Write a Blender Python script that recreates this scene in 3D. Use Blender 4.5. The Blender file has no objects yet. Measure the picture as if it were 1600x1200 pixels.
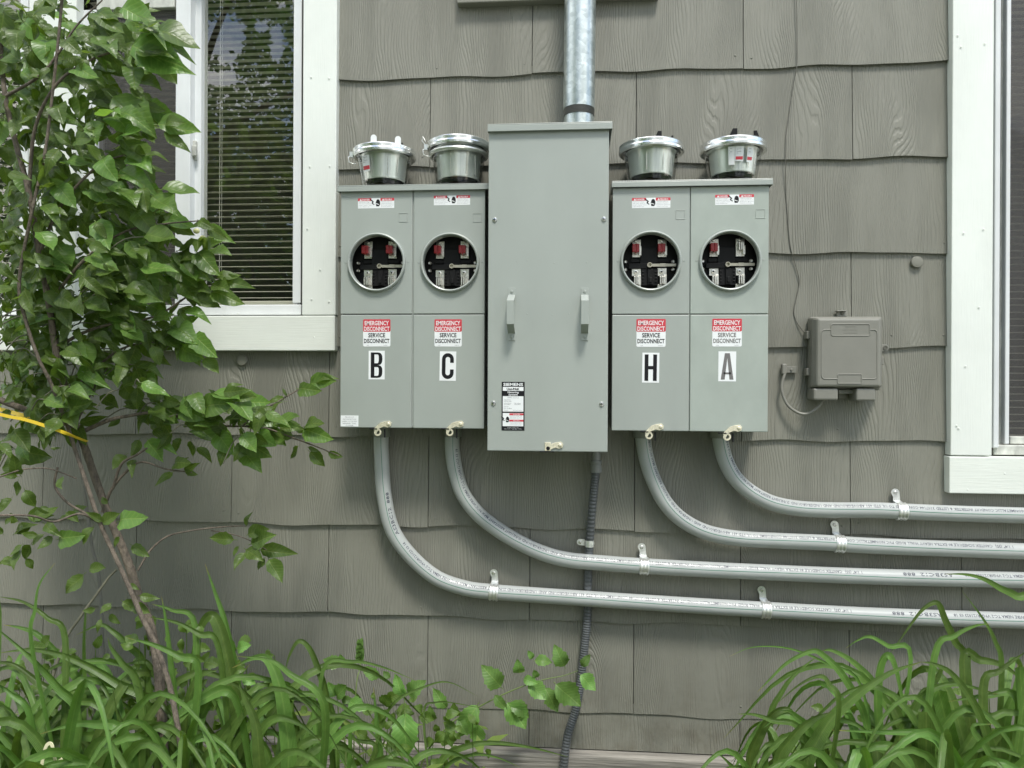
import bpy, math, random
from mathutils import Vector, Matrix
sc = bpy.context.scene
COL = sc.collection
R = math.radians
PI = math.pi
rng = random.Random(7)

# ------------------------------------------------------------------ camera, sky, sun, exposure
YAW, PITCH, ROLL, FPX = R(4.719), R(-0.044), R(0.272), 1155.0
CAM = Vector((0.0, -2.206, 1.25))
FW = Vector((-math.sin(YAW)*math.cos(PITCH), math.cos(YAW)*math.cos(PITCH), math.sin(PITCH)))
_rt = Vector((math.cos(YAW), math.sin(YAW), 0)); _up = _rt.cross(FW)
RT = _rt*math.cos(ROLL) + _up*math.sin(ROLL)
UP = -_rt*math.sin(ROLL) + _up*math.cos(ROLL)
cam = bpy.data.objects.new('camera', bpy.data.cameras.new('camera'))
COL.objects.link(cam)
cam.matrix_world = Matrix(((RT.x, UP.x, -FW.x, CAM.x), (RT.y, UP.y, -FW.y, CAM.y), (RT.z, UP.z, -FW.z, CAM.z), (0, 0, 0, 1)))
cam.data.sensor_width = 36.0; cam.data.lens = FPX/1600*36
cam.data.clip_start = 0.05; cam.data.clip_end = 2000
sc.camera = cam

w = bpy.data.worlds.new('World'); sc.world = w; w.use_nodes = True
nt = w.node_tree; nt.nodes.clear()
sky = nt.nodes.new('ShaderNodeTexSky'); sky.sky_type = 'NISHITA'; sky.sun_disc = False
SUN_EL, SUN_AZ = R(62), R(162)     # azimuth clockwise from +Y
sky.sun_elevation = SUN_EL; sky.sun_rotation = SUN_AZ; sky.dust_density = .6; sky.air_density = 1.2
tc = nt.nodes.new('ShaderNodeTexCoord'); mp = nt.nodes.new('ShaderNodeMapping'); mp.inputs['Scale'].default_value = (1, 1, 2.2)
nz = nt.nodes.new('ShaderNodeTexNoise'); nz.inputs['Scale'].default_value = 2.6; nz.inputs['Detail'].default_value = 6; nz.inputs['Roughness'].default_value = .55
cr = nt.nodes.new('ShaderNodeValToRGB'); cr.color_ramp.elements[0].position = .47; cr.color_ramp.elements[1].position = .60
mx = nt.nodes.new('ShaderNodeMix'); mx.data_type = 'RGBA'; mx.inputs[7].default_value = (14.2, 13.8, 12.8, 1)
bg = nt.nodes.new('ShaderNodeBackground'); bg.inputs['Strength'].default_value = 0.125
out = nt.nodes.new('ShaderNodeOutputWorld')
L = nt.links
L.new(tc.outputs['Generated'], mp.inputs[0]); L.new(mp.outputs[0], nz.inputs['Vector']); L.new(nz.outputs[0], cr.inputs[0])
L.new(cr.outputs[0], mx.inputs[0]); L.new(sky.outputs[0], mx.inputs[6]); L.new(mx.outputs[2], bg.inputs[0]); L.new(bg.outputs[0], out.inputs[0])
sun = bpy.data.objects.new('sun', bpy.data.lights.new('sun', 'SUN')); COL.objects.link(sun)
sun.data.energy = 2.3; sun.data.angle = R(12); sun.data.color = (1, .97, .91)
sdir = Vector((math.sin(SUN_AZ)*math.cos(SUN_EL), math.cos(SUN_AZ)*math.cos(SUN_EL), math.sin(SUN_EL)))
sun.rotation_euler = sdir.to_track_quat('Z', 'Y').to_euler()
sc.view_settings.view_transform = 'Standard'; sc.view_settings.look = 'None'
sc.view_settings.exposure = 0.70; sc.view_settings.gamma = 1; sc.view_settings.use_curve_mapping = False
sc.cycles.max_bounces = 8; sc.cycles.transparent_max_bounces = 24

# ------------------------------------------------------------------ helpers
def P(px, py, d=0.0):
    """point in front of the house wall (distance d from it) that the photograph shows at px, py"""
    r = FW + RT*((px-800)/FPX) - UP*((py-600)/FPX)
    t = (-d-CAM.y)/r.y
    return CAM + r*t

class MB:
    def __init__(s): s.v = []; s.f = []; s.m = []; s.s = []; s.a = []
    def add(s, vs, fs, mi=0, smooth=False):
        b = len(s.v); s.v += [Vector(v) for v in vs]
        for f in fs: s.f.append([b+i for i in f]); s.m.append(mi); s.s.append(smooth)
        return s
    def box(s, x0, x1, y0, y1, z0, z1, mi=0):
        return s.add([(x0,y0,z0),(x1,y0,z0),(x1,y1,z0),(x0,y1,z0),(x0,y0,z1),(x1,y0,z1),(x1,y1,z1),(x0,y1,z1)],
                     [(0,3,2,1),(4,5,6,7),(0,1,5,4),(1,2,6,5),(2,3,7,6),(3,0,4,7)], mi)
    def tube(s, pts, r, n=12, mi=0, caps=True, smooth=True):
        pts = [Vector(p) for p in pts]; vs = []; N = len(pts)
        prev = None
        for i, p in enumerate(pts):
            t = (pts[min(i+1, N-1)]-pts[max(i-1, 0)]).normalized()
            if prev is None:
                a = Vector((0, -1, 0)) if abs(t.y) < .9 else Vector((0, 0, 1))
                u = (a - t*a.dot(t)).normalized()
            else: u = (prev - t*prev.dot(t)).normalized()
            prev = u; q = t.cross(u)
            rr = r[i] if isinstance(r, (list, tuple)) else r
            for k in range(n):
                an = 2*PI*k/n; vs.append(p + u*(rr*math.cos(an)) + q*(rr*math.sin(an)))
        fs = [(i*n+k, i*n+(k+1) % n, (i+1)*n+(k+1) % n, (i+1)*n+k) for i in range(N-1) for k in range(n)]
        s.add(vs, fs, mi, smooth)
        if caps:
            s.add(vs[:n], [tuple(range(n))[::-1]], mi); s.add(vs[-n:], [tuple(range(n))], mi)
        return s
    def lathe(s, c, axis, prof, n=32, mi=0, smooth=True, a0=0, a1=2*PI):
        """prof: list of (radius, height along axis) or None to break smoothness"""
        c = Vector(c); ax = Vector(axis).normalized()
        h = Vector((1, 0, 0)) if abs(ax.x) < .9 else Vector((0, 0, 1))
        u = (h-ax*h.dot(ax)).normalized(); q = ax.cross(u)
        full = abs(a1-a0-2*PI) < 1e-6; m = n if full else n+1
        for j in range(len(prof)-1):
            vs = []
            for (rr, hh) in prof[j:j+2]:
                for k in range(m):
                    an = a0+(a1-a0)*k/n; vs.append(c + ax*hh + u*(rr*math.cos(an)) + q*(rr*math.sin(an)))
            s.add(vs, [(k, (k+1) % m, m+(k+1) % m, m+k) for k in range(n)], mi, smooth)
        return s
    def prism(s, poly, d0, d1, mi=0):
        """poly: (x, z) list; extruded in y from -d0 (back) to -d1 (front)"""
        n = len(poly)
        s.add([(x, -d1, z) for x, z in poly] + [(x, -d0, z) for x, z in poly],
              [tuple(range(n)), tuple(range(2*n-1, n-1, -1))] + [(i, n+i, n+(i+1) % n, (i+1) % n) for i in range(n)], mi)
        return s
    def sphere(s, c, r, mi=0, sc_=(1, 1, 1), n=8):
        c = Vector(c); vs = []
        for j in range(n+1):
            for k in range(n*2):
                th = PI*j/n; ph = PI*k/n
                vs.append(c+Vector((r*sc_[0]*math.sin(th)*math.cos(ph), r*sc_[1]*math.sin(th)*math.sin(ph), r*sc_[2]*math.cos(th))))
        m = 2*n
        return s.add(vs, [(j*m+k, (j+1)*m+k, (j+1)*m+(k+1) % m, j*m+(k+1) % m) for j in range(n) for k in range(m)], mi, True)
    def mesh(s, name, mats, o=Vector((0, 0, 0))):
        me = bpy.data.meshes.new(name)
        me.from_pydata([tuple(v-o) for v in s.v], [], s.f)
        me.polygons.foreach_set('material_index', s.m); me.polygons.foreach_set('use_smooth', s.s)
        for m in (mats if isinstance(mats, (list, tuple)) else [mats]): me.materials.append(m)
        if s.a:
            at = me.attributes.new('lf', 'FLOAT_VECTOR', 'POINT'); fl = [c for a in s.a for c in a]; fl += [0.0]*(3*len(s.v)-len(fl)); at.data.foreach_set('vector', fl)
        me.update(); me.validate()
        return me
    def build(s, name, mats, parent=None, bevel=0, label=None, merge=False):
        o = Vector((0, 0, 0)) if parent is None else parent.get('_o', None)
        if o is None: o = (0, 0, 0)
        o = Vector(o)
        ob = bpy.data.objects.new(name, s.mesh(name, mats, o)); COL.objects.link(ob)
        if parent is not None: ob.parent = parent; ob['_o'] = list(o)
        if bevel:
            b = ob.modifiers.new('bevel', 'BEVEL'); b.width = bevel; b.segments = 2; b.limit_method = 'ANGLE'; b.angle_limit = R(40)
        if label: ob['label'] = label
        return ob

def thing(name, loc, label, cat, group=None):
    o = bpy.data.objects.new(name, None); COL.objects.link(o); o.location = loc; o.empty_display_size = .05
    o['_o'] = list(loc); o['label'] = label; o['category'] = cat
    if group: o['group'] = group
    return o

def spline(pts, per=8):
    pts = [Vector(p) for p in pts]; out = []
    if len(pts) < 3:
        return [pts[0].lerp(pts[-1], i/per) for i in range(per+1)]
    ext = [pts[0]*2-pts[1]] + pts + [pts[-1]*2-pts[-2]]
    for i in range(1, len(ext)-2):
        p0, p1, p2, p3 = ext[i-1:i+3]
        for k in range(per):
            t = k/per
            out.append(.5*((2*p1)+(p2-p0)*t+(2*p0-5*p1+4*p2-p3)*t*t+(3*p1-p0-3*p2+p3)*t**3))
    out.append(pts[-1]); return out

_tc = {}
def text_mesh(body, offset=0.0, res=3):
    """2D outline triangles of a line of text, cap height scaled to 1, left bottom at origin -> (verts, faces, width)"""
    key = (body, offset, res)
    if key in _tc: return _tc[key]
    cu = bpy.data.curves.new('t', 'FONT'); cu.body = body; cu.resolution_u = res; cu.offset = offset
    ob = bpy.data.objects.new('t', cu); COL.objects.link(ob)
    dg = bpy.context.evaluated_depsgraph_get(); me = ob.evaluated_get(dg).to_mesh()
    vs = [(v.co.x, v.co.y) for v in me.vertices]; fs = [tuple(p.vertices) for p in me.polygons]
    ob.evaluated_get(dg).to_mesh_clear(); bpy.data.objects.remove(ob); bpy.data.curves.remove(cu)
    x0 = min(v[0] for v in vs); x1 = max(v[0] for v in vs); H = .70
    vs = [((x-x0)/H, y/H) for x, y in vs]
    _tc[key] = (vs, fs, (x1-x0)/H); return _tc[key]

def put_text(mb, body, xc, z, h, d, mi, width=None, offset=0.0, align='c', res=3, skew=1.0):
    """text facing the viewer on a plane at distance d from the wall; width forces its total width"""
    vs, fs, tw = text_mesh(body, offset, res)
    sx = (width/tw) if width else h*skew
    x0 = xc - sx*tw/2 if align == 'c' else xc
    mb.add([(x0+x*sx, -d, z+y*h) for x, y in vs], fs, mi)

# ------------------------------------------------------------------ materials
def mat(name, col, rough=.5, metal=0.0, spec=.5, coat=0, bump=None, var=None, trans=None, fn=None):
    m = bpy.data.materials.new(name); m.use_nodes = True; n = m.node_tree; b = n.nodes['Principled BSDF']
    b.inputs['Base Color'].default_value = (*col, 1); b.inputs['Roughness'].default_value = rough
    b.inputs['Metallic'].default_value = metal; b.inputs['Specular IOR Level'].default_value = spec
    if coat: b.inputs['Coat Weight'].default_value = coat; b.inputs['Coat Roughness'].default_value = .25
    tcn = n.nodes.new('ShaderNodeTexCoord')
    if var:      # (scale xyz, amount, detail)
        mpn = n.nodes.new('ShaderNodeMapping'); mpn.inputs['Scale'].default_value = var[0]
        no = n.nodes.new('ShaderNodeTexNoise'); no.inputs['Scale'].default_value = 1; no.inputs['Detail'].default_value = var[2] if len(var) > 2 else 5
        no.inputs['Roughness'].default_value = .6
        mr = n.nodes.new('ShaderNodeMapRange'); mr.inputs[1].default_value = .3; mr.inputs[2].default_value = .7
        mr.inputs[3].default_value = 1-var[1]; mr.inputs[4].default_value = 1+var[1]
        mu = n.nodes.new('ShaderNodeMix'); mu.data_type = 'RGBA'; mu.blend_type = 'MULTIPLY'; mu.inputs[0].default_value = 1; mu.inputs[6].default_value = (*col, 1)
        n.links.new(tcn.outputs['Object'], mpn.inputs[0]); n.links.new(mpn.outputs[0], no.inputs['Vector'])
        n.links.new(no.outputs[0], mr.inputs[0]); n.links.new(mr.outputs[0], mu.inputs[7]); n.links.new(mu.outputs[2], b.inputs['Base Color'])
    if bump:     # (scale xyz, strength, distance)
        mpb = n.nodes.new('ShaderNodeMapping'); mpb.inputs['Scale'].default_value = bump[0]
        nb = n.nodes.new('ShaderNodeTexNoise'); nb.inputs['Scale'].default_value = 1; nb.inputs['Detail'].default_value = 4
        bp = n.nodes.new('ShaderNodeBump'); bp.inputs['Strength'].default_value = bump[1]; bp.inputs['Distance'].default_value = bump[2]
        n.links.new(tcn.outputs['Object'], mpb.inputs[0]); n.links.new(mpb.outputs[0], nb.inputs['Vector'])
        n.links.new(nb.outputs[0], bp.inputs['Height']); n.links.new(bp.outputs[0], b.inputs['Normal'])
    return m

def siding_material(name, col):
    m = bpy.data.materials.new(name); m.use_nodes = True; n = m.node_tree; b = n.nodes['Principled BSDF']; Lk = n.links.new
    N = n.nodes.new
    b.inputs['Roughness'].default_value = .55
    t = N('ShaderNodeTexCoord'); oi = N('ShaderNodeObjectInfo')
    off = N('ShaderNodeVectorMath'); off.operation = 'SCALE'; off.inputs[0].default_value = (37, 11, 23); Lk(oi.outputs['Random'], off.inputs['Scale'])
    ad = N('ShaderNodeVectorMath'); ad.operation = 'ADD'; Lk(t.outputs['Object'], ad.inputs[0]); Lk(off.outputs[0], ad.inputs[1])
    # grain: contour lines of a field stretched along z
    m1 = N('ShaderNodeMapping'); m1.inputs['Scale'].default_value = (6.5, .5, 1.7); Lk(ad.outputs[0], m1.inputs[0])
    n1 = N('ShaderNodeTexNoise'); n1.inputs['Scale'].default_value = 1; n1.inputs['Detail'].default_value = 1.6; n1.inputs['Roughness'].default_value = .4; Lk(m1.outputs[0], n1.inputs['Vector'])
    mj = N('ShaderNodeMapping'); mj.inputs['Scale'].default_value = (110, 1, 22); Lk(ad.outputs[0], mj.inputs[0])
    nj = N('ShaderNodeTexNoise'); nj.inputs['Scale'].default_value = 1; nj.inputs['Detail'].default_value = 2; Lk(mj.outputs[0], nj.inputs['Vector'])
    a0_ = N('ShaderNodeMath'); a0_.operation = 'MULTIPLY_ADD'; a0_.inputs[1].default_value = .0042; Lk(nj.outputs[0], a0_.inputs[0])
    sx_ = N('ShaderNodeSeparateXYZ'); Lk(ad.outputs[0], sx_.inputs[0]); Lk(sx_.outputs[0], a0_.inputs[2])
    a1 = N('ShaderNodeMath'); a1.operation = 'MULTIPLY_ADD'; a1.inputs[1].default_value = .20; Lk(n1.outputs[0], a1.inputs[0]); Lk(a0_.outputs[0], a1.inputs[2])
    f1 = N('ShaderNodeMath'); f1.operation = 'MULTIPLY'; f1.inputs[1].default_value = 950.0; Lk(a1.outputs[0], f1.inputs[0])
    s1 = N('ShaderNodeMath'); s1.operation = 'SINE'; Lk(f1.outputs[0], s1.inputs[0])
    p1 = N('ShaderNodeMapRange'); p1.inputs[1].default_value = -1; p1.inputs[2].default_value = .4; p1.inputs[3].default_value = 0; p1.inputs[4].default_value = 1; p1.interpolation_type = 'SMOOTHSTEP'; Lk(s1.outputs[0], p1.inputs[0])
    # straight fine grain
    m2 = N('ShaderNodeMapping'); m2.inputs['Scale'].default_value = (230, 1, 5.0); Lk(ad.outputs[0], m2.inputs[0])
    n2 = N('ShaderNodeTexNoise'); n2.inputs['Scale'].default_value = 1; n2.inputs['Detail'].default_value = 3; n2.inputs['Roughness'].default_value = .6; Lk(m2.outputs[0], n2.inputs['Vector'])
    # mask where the cathedral grain is strong
    m3 = N('ShaderNodeMapping'); m3.inputs['Scale'].default_value = (9, 1, 3.0); Lk(ad.outputs[0], m3.inputs[0])
    n3 = N('ShaderNodeTexNoise'); n3.inputs['Scale'].default_value = 1; n3.inputs['Detail'].default_value = 2; Lk(m3.outputs[0], n3.inputs['Vector'])
    r3 = N('ShaderNodeMapRange'); r3.inputs[1].default_value = .36; r3.inputs[2].default_value = .6; r3.inputs[3].default_value = .3; r3.inputs[4].default_value = 1; Lk(n3.outputs[0], r3.inputs[0])
    h1 = N('ShaderNodeMath'); h1.operation = 'MULTIPLY'; Lk(p1.outputs[0], h1.inputs[0]); Lk(r3.outputs[0], h1.inputs[1])
    h2 = N('ShaderNodeMath'); h2.operation = 'MULTIPLY_ADD'; h2.inputs[1].default_value = 1.25; Lk(n2.outputs[0], h2.inputs[0]); Lk(h1.outputs[0], h2.inputs[2])
    bp = N('ShaderNodeBump'); bp.inputs['Strength'].default_value = 1.0; bp.inputs['Distance'].default_value = .0013; Lk(h2.outputs[0], bp.inputs['Height'])
    Lk(bp.outputs[0], b.inputs['Normal'])
    # faint dirt and fade
    m4 = N('ShaderNodeMapping'); m4.inputs['Scale'].default_value = (3, 3, 2); Lk(t.outputs['Object'], m4.inputs[0])
    n4 = N('ShaderNodeTexNoise'); n4.inputs['Scale'].default_value = 1.4; n4.inputs['Detail'].default_value = 7; Lk(m4.outputs[0], n4.inputs['Vector'])
    r4 = N('ShaderNodeMapRange'); r4.inputs[1].default_value = .3; r4.inputs[2].default_value = .7; r4.inputs[3].default_value = .955; r4.inputs[4].default_value = 1.04; Lk(n4.outputs[0], r4.inputs[0])
    r5 = N('ShaderNodeMapRange'); r5.inputs[1].default_value = 0; r5.inputs[2].default_value = 1; r5.inputs[3].default_value = .975; r5.inputs[4].default_value = 1.025; Lk(oi.outputs['Random'], r5.inputs[0])
    q = N('ShaderNodeMath'); q.operation = 'MULTIPLY'; Lk(r4.outputs[0], q.inputs[0]); Lk(r5.outputs[0], q.inputs[1])
    mu = N('ShaderNodeMix'); mu.data_type = 'RGBA'; mu.blend_type = 'MULTIPLY'; mu.inputs[0].default_value = 1; mu.inputs[6].default_value = (*col, 1)
    Lk(q.outputs[0], mu.inputs[7])
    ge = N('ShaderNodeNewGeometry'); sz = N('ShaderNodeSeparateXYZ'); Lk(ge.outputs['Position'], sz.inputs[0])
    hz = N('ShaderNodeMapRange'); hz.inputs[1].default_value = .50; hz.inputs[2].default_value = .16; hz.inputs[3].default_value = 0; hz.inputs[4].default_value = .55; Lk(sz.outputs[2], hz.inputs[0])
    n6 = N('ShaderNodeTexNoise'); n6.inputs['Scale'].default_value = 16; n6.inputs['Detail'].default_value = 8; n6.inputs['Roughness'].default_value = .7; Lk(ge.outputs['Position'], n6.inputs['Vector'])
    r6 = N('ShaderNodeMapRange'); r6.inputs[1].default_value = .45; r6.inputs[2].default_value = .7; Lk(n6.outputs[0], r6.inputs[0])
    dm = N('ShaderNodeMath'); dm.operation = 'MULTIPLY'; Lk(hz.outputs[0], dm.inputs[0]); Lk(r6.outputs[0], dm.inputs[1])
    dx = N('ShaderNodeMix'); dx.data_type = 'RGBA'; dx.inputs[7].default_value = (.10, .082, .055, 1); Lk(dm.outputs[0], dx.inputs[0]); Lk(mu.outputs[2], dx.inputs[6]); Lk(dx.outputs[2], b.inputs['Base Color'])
    return m

def leaf_material(name, col, back, trans=.35, rough=.42, hue=.12, veins='net'):
    m = bpy.data.materials.new(name); m.use_nodes = True; n = m.node_tree; N = n.nodes.new; Lk = n.links.new
    b = n.nodes['Principled BSDF']; o = n.nodes['Material Output']
    b.inputs['Roughness'].default_value = rough; b.inputs['Specular IOR Level'].default_value = .4
    geo = N('ShaderNodeNewGeometry'); oi = N('ShaderNodeObjectInfo'); t = N('ShaderNodeTexCoord')
    mb_ = N('ShaderNodeMix'); mb_.data_type = 'RGBA'; mb_.inputs[6].default_value = (*col, 1); mb_.inputs[7].default_value = (*back, 1); Lk(geo.outputs['Backfacing'], mb_.inputs[0])
    no = N('ShaderNodeTexNoise'); no.inputs['Scale'].default_value = 45; no.inputs['Detail'].default_value = 3; Lk(geo.outputs['Position'], no.inputs['Vector'])
    wn = N('ShaderNodeTexWhiteNoise'); wn.noise_dimensions = '3D'
    sn = N('ShaderNodeVectorMath'); sn.operation = 'SNAP'; sn.inputs[1].default_value = (.06, .06, .06); Lk(geo.outputs['Position'], sn.inputs[0]); Lk(sn.outputs[0], wn.inputs[0])
    hs = N('ShaderNodeHueSaturation')
    r1 = N('ShaderNodeMapRange'); r1.inputs[3].default_value = .5-hue*.10; r1.inputs[4].default_value = .5+hue*.25; Lk(oi.outputs['Random'], r1.inputs[0]); Lk(r1.outputs[0], hs.inputs['Hue'])
    ad = N('ShaderNodeMath'); ad.operation = 'ADD'; Lk(oi.outputs['Random'], ad.inputs[0]); Lk(no.outputs[0], ad.inputs[1])
    r2 = N('ShaderNodeMapRange'); r2.inputs[1].default_value = .2; r2.inputs[2].default_value = 1.5; r2.inputs[3].default_value = .55; r2.inputs[4].default_value = 1.45; Lk(ad.outputs[0], r2.inputs[0]); Lk(r2.outputs[0], hs.inputs['Value'])
    def M(op, a, c=None, cl=False):
        q = N('ShaderNodeMath'); q.operation = op; q.use_clamp = cl
        for i, v in enumerate((a, c)):
            if v is None: continue
            if isinstance(v, (int, float)): q.inputs[i].default_value = v
            else: Lk(v, q.inputs[i])
        return q.outputs[0]
    at = N('ShaderNodeAttribute'); at.attribute_name = 'lf'; sp = N('ShaderNodeSeparateXYZ'); Lk(at.outputs['Vector'], sp.inputs[0])
    ax = M('ABSOLUTE', sp.outputs[0])
    if veins == 'net':
        mid = M('SUBTRACT', 1, M('MULTIPLY', ax, 55), True)
        wv = M('SINE', M('MULTIPLY', M('SUBTRACT', sp.outputs[1], M('MULTIPLY', ax, .8)), 62))
        side = M('POWER', M('MULTIPLY', M('ADD', wv, 1), .5), 7)
        vein = M('ADD', mid, M('MULTIPLY', side, .45), True)
        relief = vein
    else:
        mid = M('SUBTRACT', 1, M('MULTIPLY', ax, 7), True)
        wv = M('MULTIPLY', M('ADD', M('SINE', M('MULTIPLY', sp.outputs[0], 34)), 1), .5)
        vein = M('ADD', M('MULTIPLY', mid, .55), M('MULTIPLY', wv, .35), True); relief = wv
    vm = N('ShaderNodeMix'); vm.data_type = 'RGBA'; vm.inputs[7].default_value = (col[0]*1.9+.02, col[1]*1.5+.02, col[2]*1.7+.01, 1)
    Lk(M('MULTIPLY', vein, .55 if veins == 'net' else .8), vm.inputs[0]); Lk(mb_.outputs[2], vm.inputs[6])
    if veins == 'lines':
        tm = N('ShaderNodeMix'); tm.data_type = 'RGBA'; tm.inputs[7].default_value = (.30, .20, .07, 1)
        Lk(M('MULTIPLY', M('MULTIPLY', M('SUBTRACT', sp.outputs[1], .93), 14, True), M('MULTIPLY', oi.outputs['Random'], 1.0)), tm.inputs[0]); Lk(vm.outputs[2], tm.inputs[6]); vm = tm
    Lk(vm.outputs[2], hs.inputs['Color']); Lk(hs.outputs[0], b.inputs['Base Color'])
    tr = N('ShaderNodeBsdfTranslucent'); h2 = N('ShaderNodeMix'); h2.data_type = 'RGBA'; h2.blend_type = 'MULTIPLY'; h2.inputs[0].default_value = 1; h2.inputs[7].default_value = (1.6, 1.7, .6, 1)
    Lk(hs.outputs[0], h2.inputs[6]); Lk(h2.outputs[2], tr.inputs[0])
    ms = N('ShaderNodeMixShader'); ms.inputs[0].default_value = trans; Lk(b.outputs[0], ms.inputs[1]); Lk(tr.outputs[0], ms.inputs[2]); Lk(ms.outputs[0], o.inputs[0])
    bp = N('ShaderNodeBump'); bp.inputs['Strength'].default_value = .5; bp.inputs['Distance'].default_value = .0012; Lk(M('SUBTRACT', M('MULTIPLY', no.outputs[0], 1.6), relief), bp.inputs['Height']); Lk(bp.outputs[0], b.inputs['Normal'])
    return m

def pane_material(name, refl, tint=(.9, .93, .9), rough=0.0):
    m = bpy.data.materials.new(name); m.use_nodes = True; n = m.node_tree; N = n.nodes.new; Lk = n.links.new
    n.nodes.remove(n.nodes['Principled BSDF']); o = n.nodes['Material Output']
    tr = N('ShaderNodeBsdfTransparent'); tr.inputs[0].default_value = (*tint, 1)
    gl = N('ShaderNodeBsdfGlossy'); gl.inputs['Roughness'].default_value = rough
    fr = N('ShaderNodeFresnel'); ge = N('ShaderNodeNewGeometry'); io = N('ShaderNodeMapRange'); io.inputs[3].default_value = 1.52; io.inputs[4].default_value = 1/1.52
    Lk(ge.outputs['Backfacing'], io.inputs[0]); Lk(io.outputs[0], fr.inputs['IOR'])     # a thin sheet reflects alike from both sides
    ma = N('ShaderNodeMath'); ma.operation = 'MULTIPLY'; ma.use_clamp = True; ma.inputs[1].default_value = refl; Lk(fr.outputs[0], ma.inputs[0])
    ms = N('ShaderNodeMixShader'); Lk(ma.outputs[0], ms.inputs[0]); Lk(tr.outputs[0], ms.inputs[1]); Lk(gl.outputs[0], ms.inputs[2]); Lk(ms.outputs[0], o.inputs[0])
    return m

def screen_material(name, col, cover):
    m = bpy.data.materials.new(name); m.use_nodes = True; n = m.node_tree; N = n.nodes.new; Lk = n.links.new
    b = n.nodes['Principled BSDF']; b.inputs['Base Color'].default_value = (*col, 1); b.inputs['Roughness'].default_value = .6; o = n.nodes['Material Output']
    tr = N('ShaderNodeBsdfTransparent'); ms = N('ShaderNodeMixShader'); ms.inputs[0].default_value = cover
    Lk(tr.outputs[0], ms.inputs[1]); Lk(b.outputs[0], ms.inputs[2]); Lk(ms.outputs[0], o.inputs[0]); return m

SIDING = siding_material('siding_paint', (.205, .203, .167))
SIDEPLAIN = mat('siding_paint_plain', (.205, .203, .167), .5, bump=((120, 120, 120), .2, .0006), var=((9, 9, 9), .06))
DARKGAP = mat('dark_sheathing', (.03, .028, .022), .9, var=((6, 6, 6), .2))
WHITE = mat('white_trim_paint', (.74, .77, .71), .42, bump=((14, 60, 300), .5, .0009), var=((3, 3, 5), .06, 8))
WHITEV = mat('white_trim_paint_upright', (.74, .77, .72), .42, bump=((300, 60, 14), .5, .0009), var=((5, 3, 3), .06, 8))
VINYL = mat('white_vinyl', (.68, .70, .70), .35, var=((8, 8, 3), .10, 8))
DIRTYV = mat('weathered_vinyl', (.50, .51, .46), .5, var=((30, 30, 18), .30, 8))
GLASS = pane_material('window_glass', 3.4, (.95, .96, .90))
SCREEN = screen_material('insect_screen', (.06, .056, .052), .66)
SLAT = mat('blind_slat', (.72, .71, .63), .45)
CORD = mat('blind_cord', (.7, .7, .66), .7)
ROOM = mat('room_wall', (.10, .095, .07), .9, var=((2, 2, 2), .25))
CAB = mat('cabinet_enamel', (.334, .364, .334), .36, coat=.25, bump=((420, 420, 420), .06, .0004), var=((7, 7, 3), .05, 9))
CABD = mat('cabinet_enamel_scuffed', (.345, .385, .345), .40, coat=.15, bump=((420, 420, 420), .06, .0004), var=((16, 16, 10), .07, 9))
CABIN = mat('cabinet_inside', (.02, .02, .02), .7)
BLACKP = mat('black_socket_plastic', (.009, .009, .009), .5, spec=.2, bump=((300, 300, 300), .1, .0004))
TIN = mat('tinned_metal', (.70, .68, .62), .34, 1.0, var=((160, 160, 160), .25))
NEUT = mat('neutral_bar', (.50, .47, .38), .45, .7)
REDCAP = mat('red_jaw_cover', (.30, .018, .022), .30)
RINGM = mat('bright_aluminium', (.86, .87, .86), .24, 1.0, var=((70, 70, 70), .05))
GALV = None
STEEL = mat('zinc_plated_steel', (.80, .81, .78), .32, .75, var=((120, 120, 120), .15))
SCREWM = mat('screw_steel', (.66, .66, .64), .25, 1.0)
HASP = mat('yellow_zinc_hasp', (.78, .73, .56), .38, .5, var=((200, 200, 200), .2))
PVC = mat('grey_pvc', (.40, .42, .405), .30, bump=((90, 90, 90), .05, .0005), var=((12, 12, 12), .045, 8))
HUBM = mat('conduit_hub', (.22, .23, .20), .45)
INK = mat('black_ink', (.010, .010, .012), .5, spec=.25)
PIPEINK = mat('pipe_ink', (.05, .055, .075), .5)
GREENINK = mat('green_ink', (.03, .17, .10), .5)
GREYINK = mat('faded_ink', (.16, .155, .15), .5)
GREYTXT = mat('small_print_ink', (.22, .23, .24), .5)
REDINK = mat('red_ink', (.56, .045, .065), .4)
STICK = mat('white_sticker', (.80, .82, .82), .33)
PINKTXT = mat('white_on_red', (.82, .78, .78), .4)
FLEX = mat('dark_grey_flex', (.085, .092, .095), .4, var=((30, 30, 30), .15))
FLEXC = mat('grey_connector', (.20, .21, .20), .45)
COPPERW = mat('painted_wire', (.12, .118, .095), .6)
NID = mat('painted_box_plastic', (.212, .209, .180), .42, bump=((200, 200, 200), .12, .0005), var=((14, 14, 14), .05))
GLASSB = pane_material('clear_polycarbonate', 2.0, (.96, .97, .96))
CANM = mat('inner_grey_can', (.74, .77, .74), .30, .60, var=((30, 30, 6), .14, 6))
BARK = mat('bark', (.120, .098, .074), .85, bump=((260, 260, 90), 1.0, .004), var=((110, 110, 45), .5, 8))
BARKG = mat('greenish_bark', (.15, .145, .10), .8, bump=((160, 160, 55), .5, .002), var=((60, 60, 18), .25))
TAPE = mat('yellow_tape', (.74, .52, .03), .4)
LEAF = leaf_material('shrub_leaf', (.096, .168, .034), (.13, .21, .07), .38, .34, .05)
LEAFD = leaf_material('shrub_leaf_far', (.096, .166, .030), (.13, .20, .06), .38, .38, .05)
BLADE = leaf_material('daylily_leaf', (.092, .170, .036), (.115, .195, .05), .27, .32, .07, 'lines')
SPRIG = leaf_material('sprig_leaf', (.125, .235, .055), (.13, .22, .08), .34, .38, .04)
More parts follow.
